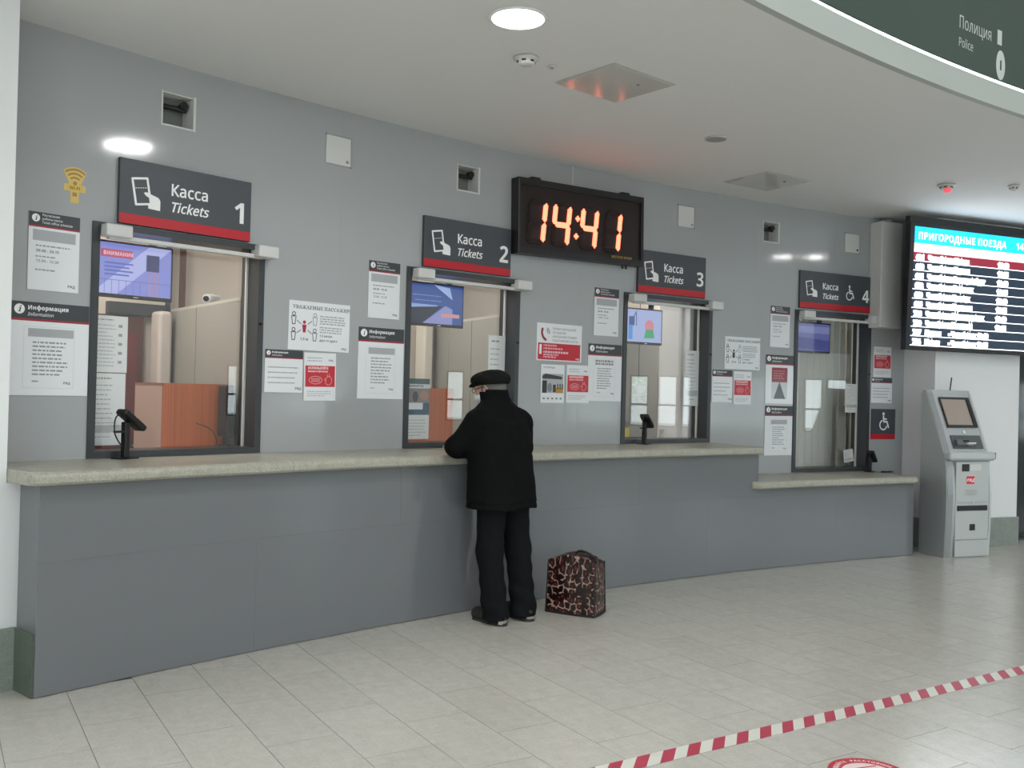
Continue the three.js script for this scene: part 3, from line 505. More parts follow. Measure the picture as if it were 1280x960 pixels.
// ---------------------------------------------------------------- lamps
const glow = std(lin(0.9, 0.9, 0.9), 0.4, { emissive: lin(1, 0.99, 0.96), emissiveIntensity: 9 });
function downlight(label, s, d, r, group, power = LIGHT.soffit) {
  const t = onWall('downlight', label, 'ceiling lamp', s, d, CEIL, group);
  obj('trim_ring', new THREE.LatheGeometry([[r, -0.001], [r + 0.018, -0.001], [r + 0.018, -0.006], [r + 0.008, -0.011], [r, -0.009]].map((p) => new THREE.Vector2(...p)), 40), M.white, t);
  obj('diffuser', cyl(r, r, 0.006, 0, -0.004, 0, 40), glow, t);
  const q = r * 1.7, l = new THREE.RectAreaLight(new THREE.Color(1, 1, 0.985), power, q, q); l.position.set(0, -0.014, 0); l.rotation.x = -Math.PI / 2; t.add(l);
  return t;
}
downlight('large round glowing downlight in the ceiling above the ticket windows', -14.973, 2.02, 0.132);
downlight('round downlight in the ceiling near the departures board, outside the view', -7.151, 2.23, 0.058);
downlight('second round downlight beside the departures board, outside the view', -6.925, 2.045, 0.058);
downlight('round downlight over the left pier, outside the view', -18.9, 2.02, 0.132);
downlight('round downlight far along the left wall, outside the view', -22.8, 2.02, 0.132);
{ // the hall's own ceiling lights, high above and behind the camera
  const P = [[4.5, 2.4], [8, 2.4], [11, 2.4], [4.5, -1.4], [8, -1.4], [11, -1.4], [8, -5.2], [11, -5.2], [-0.5, 1.0, 2.3], [-3, 3.2, 2.3], [0.8, -1.6, 1.5], [-3, 6.5, 2], [4.5, 6]];
  P.forEach(([x, z, k = 0.54]) => {
    const t = thing('hall_light', 'square glowing light panel high in the hall ceiling outside the view', 'ceiling lamp', [x, 6.6, z], 0, 'light panels in the hall ceiling');
    obj('frame', [box(1.24, 0.03, 0.03, 0, -0.015, 0.605), box(1.24, 0.03, 0.03, 0, -0.015, -0.605), box(0.03, 0.03, 1.18, 0.605, -0.015, 0), box(0.03, 0.03, 1.18, -0.605, -0.015, 0)], M.white, t);
    obj('diffuser', box(1.18, 0.012, 1.18, 0, -0.008, 0), std(lin(0.9, 0.9, 0.9), 0.5, { emissive: lin(1, 0.99, 0.97), emissiveIntensity: 2 }), t);
    const l = new THREE.RectAreaLight(new THREE.Color(1, 1, 1), LIGHT.atrium * k, 1.16, 1.16); l.position.set(0, -0.03, 0); l.rotation.x = -Math.PI / 2; t.add(l);
  });
}
[-15.9, -13.7, -11.5, -9.4].forEach((s, i) => {
  const t = onWall('office_light', `square office ceiling light ${['behind the leftmost window', 'behind the window the man leans at', 'behind the window with the green plant', 'behind the window with blinds'][i]}`, 'ceiling lamp', s, -0.95, 2.9);
  obj('diffuser', box(0.58, 0.012, 0.58, 0, -0.007, 0), std(lin(0.9, 0.9, 0.9), 0.5, { emissive: lin(1, 0.97, 0.92), emissiveIntensity: 3 }), t);
  obj('frame', [box(0.62, 0.02, 0.02, 0, -0.01, 0.3), box(0.62, 0.02, 0.02, 0, -0.01, -0.3), box(0.02, 0.02, 0.6, 0.3, -0.01, 0), box(0.02, 0.02, 0.6, -0.3, -0.01, 0)], M.white, t);
  const l = new THREE.RectAreaLight(new THREE.Color(1, 0.96, 0.9), LIGHT.office * [1.8, 1.4, 0.5, 3.2][i], 0.56, 0.56); l.position.set(0, -0.03, 0); l.rotation.x = -Math.PI / 2; t.add(l);
});
// ---------------------------------------------------------------- things on the soffit
for (const [label, s, d, w, h] of [['square matt access panel in the ceiling before the clock', -13.77, 1.714, 0.51, 0.465], ['square matt access panel in the ceiling between windows 3 and 4', -10.83, 0.664, 0.52, 0.48]]) {
  const t = onWall('ceiling_panel', label, 'access panel', s, d, CEIL);
  obj('plate', box(w, 0.01, h, 0, -0.006, 0, 0.002), std(lin(0.62, 0.61, 0.58), 0.13), t);
  obj('frame', [box(w + 0.02, 0.006, 0.012, 0, -0.003, h / 2 + 0.006), box(w + 0.02, 0.006, 0.012, 0, -0.003, -h / 2 - 0.006), box(0.012, 0.006, h, w / 2 + 0.006, -0.003, 0), box(0.012, 0.006, h, -w / 2 - 0.006, -0.003, 0)], std(lin(0.5, 0.49, 0.46), 0.5), t);
  obj('lock', cyl(0.01, 0.01, 0.006, w * 0.18, -0.013, h * 0.22, 14), std(lin(0.2, 0.2, 0.19), 0.5), t);
}
function detector(name, label, s, d, r, lens) {
  const t = onWall(name, label, 'detector', s, d, CEIL);
  obj('base', new THREE.LatheGeometry([[0, 0], [r, 0], [r, -0.012], [r * 0.94, -0.016], [r * 0.72, -0.018], [r * 0.66, -0.034], [r * 0.5, -0.044], [0, -0.046]].map((p) => new THREE.Vector2(...p)), 32), M.plastic, t);
  obj('slot', [0, 1, 2, 3, 4, 5].map((i) => box(r * 0.34, 0.009, 0.006, 0, -0.026, r * 0.68).rotateY(i * Math.PI / 3)), M.black, t);
  if (lens) obj('indicator', new THREE.SphereGeometry(r * 0.42, 16, 10).translate(-r * 0.1, -0.042, r * 0.2), std(lin(0.6, 0.03, 0.05), 0.4, { emissive: lin(1, 0.12, 0.16), emissiveIntensity: 0.8 }), t);
  return t;
}
detector('smoke_detector', 'round white smoke detector on the ceiling just below the bright downlight', -14.5, 1.649, 0.07);
detector('smoke_detector', 'white ceiling detector with a red light, near the departures board', -9.448, 1.46, 0.075, true);
detector('smoke_detector', 'small pale detector on the ceiling at the right edge above the departures board', -8.93, 1.75, 0.045);
{ const t = onWall('ceiling_button', 'tiny round white cap on the ceiling beside the smoke detector', 'cap', -14.292, 1.662, CEIL); obj('plate', cyl(0.025, 0.03, 0.012, 0, -0.006, 0, 24), M.plastic, t); obj('button', cyl(0.01, 0.012, 0.008, 0, -0.015, 0, 16), std(lin(0.5, 0.5, 0.48), 0.5), t); }
{ const t = onWall('ceiling_speaker', 'flat round grey disc on the ceiling between the two access panels', 'speaker', -12.248, 1.34, CEIL); obj('rim', new THREE.TorusGeometry(0.075, 0.006, 8, 36).rotateX(Math.PI / 2).translate(0, -0.004, 0), std(lin(0.5, 0.5, 0.48), 0.5), t); obj('grille', cyl(0.074, 0.07, 0.008, 0, -0.005, 0, 32), std(lin(0.36, 0.36, 0.35), 0.6), t); }
// dark green wayfinding band on the hall face above the white edge
{
  const t = thing('wayfinding_band', 'dark green curved wayfinding band with white lettering in the upper right corner', 'sign');
  obj('band', arcSheet(-26.5, -6.0, 3.52, 4.68, 2.986, 3.0), std(lin(0.034, 0.06, 0.047), 0.55), t);
  const bend = (s0, s1, y0, y1, tex) => { const pos = [], uv = [], S = steps(s0, s1, 0.04), n = S.length - 1; for (let i = 0; i < n; i++) { const P = [at(S[i], 3.0015, y0), at(S[i + 1], 3.0015, y0), at(S[i + 1], 3.0015, y1), at(S[i], 3.0015, y1)], u = [[i / n, 0], [(i + 1) / n, 0], [(i + 1) / n, 1], [i / n, 1]]; for (const q of [0, 1, 2, 0, 2, 3]) { pos.push(P[q].x, P[q].y, P[q].z); uv.push(...u[q]); } } return [meshFrom(pos, uv), tex]; };
  const white = (w, h, f) => canvasTex(w, h, (g) => { g.clearRect(0, 0, w, h); g.fillStyle = g.strokeStyle = '#c9d2cb'; f(g, w, h); });
  const put = (name, [geo, tex]) => obj(name, geo, std(0xffffff, 0.6, { map: tex, transparent: true, alphaTest: 0.4 }), t);
  put('lettering', bend(-11.96, -11.5, 3.6, 3.83, white(512, 256, (g, w, h) => { g.font = '118px sans-serif'; g.fillText('Полиция', 4, 100); g.font = '82px sans-serif'; g.fillText('Police', 4, 224); })));
  put('pictogram', bend(-11.46, -11.2, 3.5, 3.85, white(256, 340, (g, w, h) => { g.fillRect(20, 20, 60, 90); g.beginPath(); g.ellipse(70, 230, 60, 90, 0, 0, 7); g.fill(); g.clearRect(62, 200, 20, 60); })));
}
// ---------------------------------------------------------------- screens hung inside the windows
const tvDraw = [
  (g, W, H) => { g.fillStyle = '#8b93dc'; g.fillRect(0, 0, W, H); g.fillStyle = '#b9c0f2'; g.beginPath(); g.moveTo(0, H); g.lineTo(W * 0.7, 0); g.lineTo(W, 0); g.lineTo(W * 0.3, H); g.fill(); g.fillStyle = '#c04466'; g.fillRect(W * 0.09, H * 0.13, W * 0.4, H * 0.15); g.fillStyle = '#f0d0dc'; g.font = `bold ${H * 0.11}px sans-serif`; g.fillText('ВНИМАНИЕ', W * 0.12, H * 0.245); g.fillStyle = '#5a68c0'; for (let i = 0; i < 4; i++) g.fillRect(W * 0.14, H * (0.38 + i * 0.075), W * (0.36 - (i % 2) * 0.05), H * 0.03); g.fillStyle = '#3e3f70'; g.fillRect(W * 0.67, H * 0.16, W * 0.17, H * 0.33); g.fillStyle = '#b08fb5'; for (const x of [0.7, 0.74, 0.78, 0.82]) g.fillRect(W * x, H * 0.5, W * 0.018, H * 0.5); g.fillStyle = '#6a74c4'; g.fillRect(0, H * 0.72, W, H * 0.012); for (let i = 0; i < 7; i++) g.fillRect(W * (0.05 + i * 0.09), H * 0.72, W * 0.006, H * 0.28); },
  (g, W, H) => { g.fillStyle = '#2f4f96'; g.fillRect(0, 0, W, H); g.fillStyle = '#9fb6e6'; g.beginPath(); g.moveTo(W * 0.42, 0); g.lineTo(W * 0.74, H * 0.05); g.lineTo(W * 0.8, H * 0.36); g.fill(); g.fillStyle = '#7f98d8'; for (let i = 0; i < 26; i++) g.fillRect(W * (0.02 + (i * 37 % 52) / 100), H * (0.28 + (i * 13 % 26) / 100), W * 0.05, H * 0.02); g.fillStyle = '#8fa8dc'; g.fillRect(0, H * 0.52, W * 0.5, H * 0.1); g.fillStyle = '#10182e'; g.beginPath(); g.moveTo(0, H * 0.62); g.lineTo(W * 0.6, H * 0.54); g.lineTo(W * 0.22, H); g.lineTo(0, H); g.fill(); g.fillStyle = '#8d93c9'; g.beginPath(); g.moveTo(W * 0.22, H); g.lineTo(W * 0.66, H * 0.52); g.lineTo(W * 0.8, H * 0.6); g.lineTo(W * 0.8, H); g.fill(); g.fillStyle = '#d29a9a'; g.fillRect(W * 0.58, H * 0.72, W * 0.36, H * 0.1); },
  (g, W, H) => { g.fillStyle = '#a3b1dc'; g.fillRect(0, 0, W, H); g.fillStyle = '#34508f'; g.fillRect(W * 0.06, H * 0.22, W * 0.16, H * 0.28); g.fillStyle = '#4f8fd0'; g.fillRect(W * 0.05, H * 0.48, W * 0.12, H * 0.45); g.strokeStyle = '#34508f'; g.lineWidth = 7; g.beginPath(); g.moveTo(W * 0.18, H * 0.26); g.lineTo(W * 0.26, H * 0.08); g.lineTo(W * 0.28, H * 0.5); g.stroke(); g.fillStyle = '#d3818c'; g.beginPath(); g.ellipse(W * 0.65, H * 0.5, W * 0.13, H * 0.2, 0, 0, 7); g.fill(); g.fillStyle = '#3fa36b'; g.beginPath(); g.moveTo(W * 0.55, H * 0.6); g.lineTo(W * 0.76, H * 0.6); g.lineTo(W * 0.8, H * 0.86); g.lineTo(W * 0.5, H * 0.88); g.fill(); },
  (g, W, H) => { g.fillStyle = '#6f76b4'; g.fillRect(0, 0, W, H); g.fillStyle = '#8e95cc'; g.fillRect(0, H * 0.1, W, H * 0.25); g.fillStyle = '#525a9c'; g.beginPath(); g.moveTo(0, H * 0.5); g.lineTo(W, H * 0.6); g.lineTo(W, H); g.lineTo(0, H * 0.9); g.fill(); },
];
const TV = [[-16.175, -15.675, 1.985, 2.315, 'blue train picture'], [-13.87, -13.365, 1.972, 2.302, 'dark blue platform picture'], [-11.64, -11.2, 1.945, 2.27, 'red and green figure'], [-9.5, -9.01, 1.96, 2.272, 'dim blue picture']];
TV.forEach(([a, b, y0, y1, what], i) => {
  const w = b - a, h = y1 - y0, t = onWall('wall_screen', `flat screen with a ${what} hung inside ${['the leftmost window', 'the window the man leans at', 'the middle window', 'the blinds window'][i]}`, 'screen', (a + b) / 2, -0.22, y0);
  obj('case', box(w, h, 0.04, 0, h / 2, -0.02, 0.004), M.black, t);
  obj('picture', new THREE.PlaneGeometry(w - 0.024, h - 0.034).translate(0, h / 2 + 0.004, 0.0006), std(0x000000, 0.3, { emissive: 0xffffff, emissiveMap: canvasTex(320, 192, tvDraw[i]), emissiveIntensity: [0.85, 0.85, 0.9, 0.6][i] }), t);
  obj('hanger', box(0.04, 2.86 - y1, 0.03, w * 0.28, h + (2.86 - y1) / 2 - 0.05, -0.05), M.frame, t); obj('mount', box(0.12, 0.12, 0.012, w * 0.28, h * 0.6, -0.045), M.frame, t);
  obj('badge', box(0.03, 0.006, 0.002, 0.02, 0.009, 0.001), M.chrome, t);
  const l = new THREE.RectAreaLight(new THREE.Color(0.6, 0.66, 1), LIGHT.tv, w - 0.03, h - 0.04); l.position.set(0, h / 2, 0.012); l.rotation.y = Math.PI; t.add(l);
});
// ---------------------------------------------------------------- office interiors seen through the glass
function boxBetween(a, b, y0, y1, thick) { // upright slab between two points (s, d) of the plan
  const A = at(a[0], a[1], 0), B = at(b[0], b[1], 0), L = A.distanceTo(B);
  return box(L, y1 - y0, thick).rotateY(-Math.atan2(B.z - A.z, B.x - A.x)).translate((A.x + B.x) / 2, (y0 + y1) / 2, (A.z + B.z) / 2);
}
function partition(label, a, b, top, seams) {
  const t = thing('office_partition', label, 'partition');
  const K = [0, ...seams, 1], mix = (k) => [a[0] + (b[0] - a[0]) * k, a[1] + (b[1] - a[1]) * k];
  for (let i = 0; i + 1 < K.length; i++) obj('panel', boxBetween(mix(K[i] + 0.004), mix(K[i + 1] - 0.004), 0.012, top - 0.02, 0.03), M.greyBeige, t);
  obj('top_rail', boxBetween(a, b, top - 0.02, top, 0.036), std(lin(0.5, 0.49, 0.43), 0.5), t);
}
partition('grey office partition with a white camera on top', [-15.2, -0.22], [-14.97, -1.77], 2.06, [0.56]);
partition('grey office partition behind the white list near the flat cap', [-12.98, -0.24], [-12.66, -1.77], 2.11, [0.35, 0.68]);
function cabinet(label, s0, s1, dFront, depth, top, side) {
  const w = s1 - s0, t = onWall('office_cabinet', label, 'cabinet', (s0 + s1) / 2, dFront - depth / 2, 0.012);
  obj('front_panel', box(w, top, 0.02, 0, top / 2, depth / 2 - 0.01), M.orangeWood, t);
  obj('side_panel', box(0.02, top, depth - 0.02, -w / 2 + 0.01, top / 2, -0.01), side, t);
  obj('side_panel', box(0.02, top, depth - 0.02, w / 2 - 0.01, top / 2, -0.01), side, t);
  obj('top_panel', box(w, 0.02, depth - 0.02, 0, top - 0.01, -0.01), M.orangeWood, t);
}
cabinet('wide orange wood cabinet behind the leftmost window', -15.65, -15.2, -0.36, 0.4, 1.48, M.pinkWood);
cabinet('narrow orange wood cabinet beside the coloured advertising sheet', -13.6, -13.34, -0.36, 0.35, 1.49, M.orangeWood);
{ const t = onWall('office_door', 'dark red-brown door at the back behind window 1', 'door', -15.33, -1.79, 0.012); obj('leaf', box(0.36, 1.98, 0.03, 0, 0.99, 0.016), M.brownDoor, t); obj('upper_panel', box(0.26, 0.8, 0.008, 0, 1.45, 0.034), std(lin(0.16, 0.03, 0.03), 0.5), t); obj('handle', rod([0.1, 1.0, 0.05], [0.15, 1.0, 0.05], 0.008), M.chrome, t); }
{ const t = onWall('office_column', 'pale upright casing beside the brown door behind window 1', 'column', -15.095, -1.62, 0.012); obj('shaft', box(0.11, 2.02, 0.16, 0, 1.01, 0, 0.03), std(lin(0.62, 0.55, 0.5), 0.6), t); obj('corner_post', box(0.03, 2.8, 0.03, 0.09, 1.4, -0.1), M.frame, t); }
{ const t = onWall('office_post', 'thin dark upright post on the back wall behind the leftmost window', 'post', -14.9, -1.74, 2.05); obj('shaft', box(0.04, 0.84, 0.03, 0, 0.42, 0), M.brownDoor, t); obj('foot', box(0.06, 0.03, 0.04, 0, 0.0, 0), M.brownDoor, t); }
{ const t = onWall('office_column', 'pale upright casing at the left behind window 2', 'column', -12.83, -1.6, 0.012); obj('shaft', box(0.1, 2.8, 0.16, 0, 1.4, 0, 0.02), std(lin(0.75, 0.7, 0.6), 0.6), t); obj('side_board', box(0.13, 2.5, 0.04, 0.13, 1.25, -0.05), std(lin(0.5, 0.38, 0.31), 0.6), t); }
{ const t = onWall('office_column', 'broad white column at the right behind window 3', 'column', -10.66, -0.5, 0.012); obj('shaft', box(0.3, 2.86, 0.44, 0, 1.43, 0, 0.01), M.white, t); obj('cable_duct', box(0.03, 2.6, 0.03, -0.165, 1.3, 0.12), M.plastic, t); }
{ const t = onWall('office_screen_wall', 'dark grey dividing board at the back behind window 3', 'partition', -10.3, -1.55, 0.012); obj('panel', box(1.6, 2.3, 0.03, 0, 1.15, 0), std(lin(0.2, 0.2, 0.185), 0.7), t); obj('top_rail', box(1.6, 0.03, 0.05, 0, 2.315, 0), std(lin(0.6, 0.6, 0.58), 0.5), t); obj('tube_light', box(0.16, 0.05, 0.05, 0.35, 2.44, -0.02, 0.008), std(lin(0.9, 0.9, 0.9), 0.4, { emissive: lin(1, 1, 0.97), emissiveIntensity: 2.5 }), t); obj('bracket', box(0.02, 0.1, 0.02, 0.35, 2.38, -0.02), M.frame, t); }
WIN.slice(0, 3).forEach(([a, b], i) => {
  const t = onWall('office_desk', `pale office desk ${['with papers behind the leftmost window', 'behind the window the man leans at', 'with a yellow organiser on it'][i]}`, 'desk', (a + b) / 2 + 0.02, [-0.275, -0.275, -0.55][i], 0.012);
  const dd = [0.15, 0.15, 0.6][i];
  obj('top', box(b - a - 0.16, 0.03, dd, 0, 1.045, 0, 0.006), std(lin(0.62, 0.6, 0.54), 0.5), t);
  for (const x of [-1, 1]) obj('leg', box(0.04, 1.03, dd - 0.04, x * ((b - a) / 2 - 0.1), 0.515, 0), M.greyMetal, t);
});
{ const t = onWall('dome_camera', 'small white security camera on top of the grey partition behind window 1', 'camera', -15.06, -0.93, 2.072); obj('mount', box(0.06, 0.05, 0.05, 0.03, 0.025, 0, 0.008), M.plastic, t); obj('body', rod([0.02, 0.03, -0.02], [-0.06, 0.02, 0.05], 0.032, 20), M.plastic, t); obj('lens', rod([-0.058, 0.02, 0.048], [-0.068, 0.018, 0.057], 0.02, 16), M.black, t); }
{ const t = onWall('desk_monitor', 'black monitor seen edge on beside the orange cabinet behind the leftmost window', 'monitor', -15.275, -0.27, 1.0735); obj('stand', box(0.05, 0.03, 0.1, 0, 0.015, 0, 0.006), M.black, t); obj('neck', box(0.02, 0.08, 0.03, 0, 0.06, 0), M.black, t); obj('panel', box(0.045, 0.33, 0.13, 0, 0.25, 0, 0.008), M.black, t); }
{ const t = onWall('microphone', 'thin dark gooseneck microphone on the desk behind window 1', 'microphone', -15.34, -0.27, 1.0735); obj('neck', tube([[0, 0, 0], [0.005, 0.07, 0], [-0.03, 0.13, -0.01], [-0.12, 0.17, -0.03]], 0.004), M.brownDoor, t); obj('base', cyl(0.025, 0.03, 0.012, 0, 0.006, 0), M.black, t); }
{ const t = onWall('paper_stack', 'white papers lying on the desk behind window 1', 'papers', -15.5, -0.275, 1.0733); obj('sheet', [box(0.26, 0.004, 0.12, 0, 0.002, 0), box(0.24, 0.004, 0.11, 0.01, 0.006, 0.0)], M.plastic, t); }
{ const t = onWall('keyboard_tray', 'dark flat tray on the desk behind window 3', 'tray', -11.3, -0.4, 1.0733); obj('base', box(0.3, 0.012, 0.2, 0, 0.006, 0, 0.004), M.black, t); obj('rim', box(0.3, 0.02, 0.01, 0, 0.01, -0.1), M.black, t); }
{ const t = onWall('desk_organiser', 'small yellow desk organiser behind window 3', 'organiser', -11.33, -0.62, 1.0733); obj('box', [box(0.12, 0.1, 0.008, 0, 0.05, 0.05), box(0.12, 0.13, 0.008, 0, 0.065, -0.05), box(0.008, 0.1, 0.1, -0.056, 0.05, 0), box(0.008, 0.1, 0.1, 0.056, 0.05, 0)], std(lin(0.75, 0.55, 0.03), 0.5), t); obj('divider', box(0.008, 0.11, 0.1, 0.0, 0.055, 0), std(lin(0.6, 0.42, 0.02), 0.5), t); }
{ const t = onWall('folded_card', 'white folded card standing on the desk behind window 3', 'card', -11.03, -0.4, 1.0733); t.rotation.y += 0.5; obj('leaf', box(0.08, 0.1, 0.002, 0, 0.047, 0.02).rotateX(-0.3), M.plastic, t); obj('leaf', box(0.08, 0.1, 0.002, 0, 0.045, -0.012).rotateX(0.3), M.plastic, t); }
{ // trailing green plant in a wall basket
  const t = onWall('wall_plant', 'small green leafy plant at the left behind window 3', 'plant', -11.02, -0.75, 1.5);
  obj('basket', new THREE.LatheGeometry([[0, 0], [0.05, 0], [0.065, 0.07], [0.06, 0.07], [0.046, 0.006], [0, 0.006]].map((p) => new THREE.Vector2(...p)), 20), M.plastic, t);
  obj('hanger', rod([0, 0.07, 0], [0, 1.4, 0], 0.003), M.frame, t);
  const leaf = new THREE.SphereGeometry(0.026, 8, 6).scale(1, 0.14, 0.55), mats = [std(lin(0.1, 0.34, 0.05), 0.5), std(lin(0.2, 0.46, 0.08), 0.5)];
  for (let k = 0; k < 26; k++) { const a = k * 2.4, r = 0.03 + 0.05 * rnd(), y = 0.06 + 0.1 * rnd() - 0.09 * (k % 3 === 0 ? 1 : 0); obj('leaf', leaf.clone().rotateZ(rnd() - 0.5).rotateY(a).translate(r * Math.cos(a), y, r * Math.sin(a)), mats[k % 2], t); }
}
// vertical blinds closed behind window 4
{
  const t = onWall('vertical_blinds', 'pale vertical blinds drawn behind window 4', 'blinds', -8.95, -0.42, 0.02);
  obj('head_rail', box(1.3, 0.05, 0.06, 0, 2.62, 0), M.plastic, t);
  for (let i = 0; i < 14; i++) obj('slat', box(0.104, 2.56, 0.003).rotateY(0.12 + (rnd() - 0.5) * 0.1).translate(-0.6 + i * 0.092, 1.32, 0), std(lin(0.7, 0.71, 0.67), 0.7), t);
}
{ const t = onWall('counter_post', 'grey upright post with a cable inside the right edge of window 4', 'post', -8.82, -0.24, 0.77); obj('post', box(0.11, 0.66, 0.03, 0, 0.33, 0), M.greyBeige, t); obj('cable', tube([[0.08, 0.05, 0], [0.085, 0.3, 0.005], [0.075, 0.5, 0], [0.08, 0.66, 0]], 0.006), M.black, t); }
// notices fixed inside the glass
notice('glass_sheet', 'upper white list inside the glass of the leftmost window', N, -16.225, -16.0, 1.545, 1.868, draw.sheet(1), null, -0.112);
notice('glass_sheet', 'lower white sheet inside the glass of the leftmost window, under the list', N, -16.225, -16.005, 1.13, 1.54, draw.sheet(0), null, -0.112);
notice('glass_poster', 'coloured advertising sheet inside the lower left of window 2', N, -13.945, -13.75, 1.125, 1.57, draw.ad, null, -0.112);
notice('glass_sheet', 'white list fixed inside the right of window 2, beside the flat cap', N, -13.2, -13.036, 1.3, 1.928, draw.sheet(0), null, -0.112);
notice('glass_sheet', 'white sheet fixed to the glass before the white column', N, -11.01, -10.845, 1.4, 1.908, draw.sheet(0), null, -0.112);
notice('glass_sheet', 'white sheet fixed inside the glass before the pale blinds', N, -8.9, -8.735, 1.36, 1.655, draw.sheet(0), null, -0.112);
notice('glass_sheet', 'small leaning white card at the bottom of window 4', N, -8.9, -8.77, 0.85, 0.98, draw.sheet(0), null, -0.116, 0.15);
// ---------------------------------------------------------------- card terminals on posts
function terminal(label, s, d, y, h, yaw, low) {
  const t = onWall('card_terminal', label, 'card terminal', s, d, y); t.rotation.y += yaw;
  obj('foot_plate', box(0.12, 0.006, 0.09, 0, 0.003, 0, 0.002), M.black, t);
  obj('post', box(0.036, h, 0.036, 0, h / 2 + 0.006, 0, 0.006), M.black, t);
  obj('arm', box(0.08, 0.012, 0.03, -0.035, h * 0.76, 0, 0.003), M.black, t);
  const tilt = (g) => g.rotateZ(-0.62).translate(0.03, h + 0.015, 0.01);
  obj('handset', tilt(box(0.185, 0.036, 0.082, 0, 0, 0, 0.014)), M.black, t);
  obj('display', tilt(box(0.06, 0.003, 0.056, -0.04, 0.019, 0)), std(low ? lin(0.3, 0.34, 0.34) : lin(0.05, 0.06, 0.06), 0.15), t);
  const keys = []; for (let i = 0; i < 4; i++) for (let j = 0; j < 3; j++) keys.push(tilt(box(0.011, 0.003, 0.014, 0.016 + i * 0.016, 0.019, -0.021 + j * 0.021)));
  obj('keypad', keys, M.rubber, t);
  obj('cable', tube([[-0.045, h + 0.055, 0.01], [-0.09, h + 0.03, 0.02], [-0.095, h - 0.05, 0.02], [-0.05, h - 0.11, 0.01], [-0.018, h - 0.13, 0]], 0.004), M.black, t);
  return t;
}
terminal('black card terminal on a post before the leftmost window', -16.085, 0.075, 1.065, 0.2, 0.3);
terminal('black card terminal on a post near the yellow organiser', -11.66, 0.08, 1.065, 0.185, 0.45);
terminal('black card terminal on a short post on the low worktop', -8.74, 0.085, 0.765, 0.14, 0.5, true);
{ const t = onWall('loose_cable', 'black cable lying on the low worktop beside the window 4 terminal', 'cable', -8.54, 0.12, 0.765); obj('lead', tube([[-0.1, 0.006, 0.03], [-0.04, 0.006, 0.05], [0.0, 0.006, 0.02], [0.02, 0.006, 0.06], [-0.03, 0.006, 0.08], [-0.1, 0.006, 0.07]], 0.006, 40), M.black, t); obj('plug', box(0.05, 0.016, 0.02, -0.12, 0.008, 0.07, 0.004), M.black, t); }
{ const t = onWall('coin_tray', 'small grey metal coin tray on the worktop by the left elbow of the man', 'tray', -13.66, 0.1, 1.065); obj('dish', box(0.16, 0.02, 0.1, 0, 0.01, 0, 0.008), M.steel, t); obj('scoop', box(0.12, 0.004, 0.07, 0, 0.021, 0), M.black, t); }
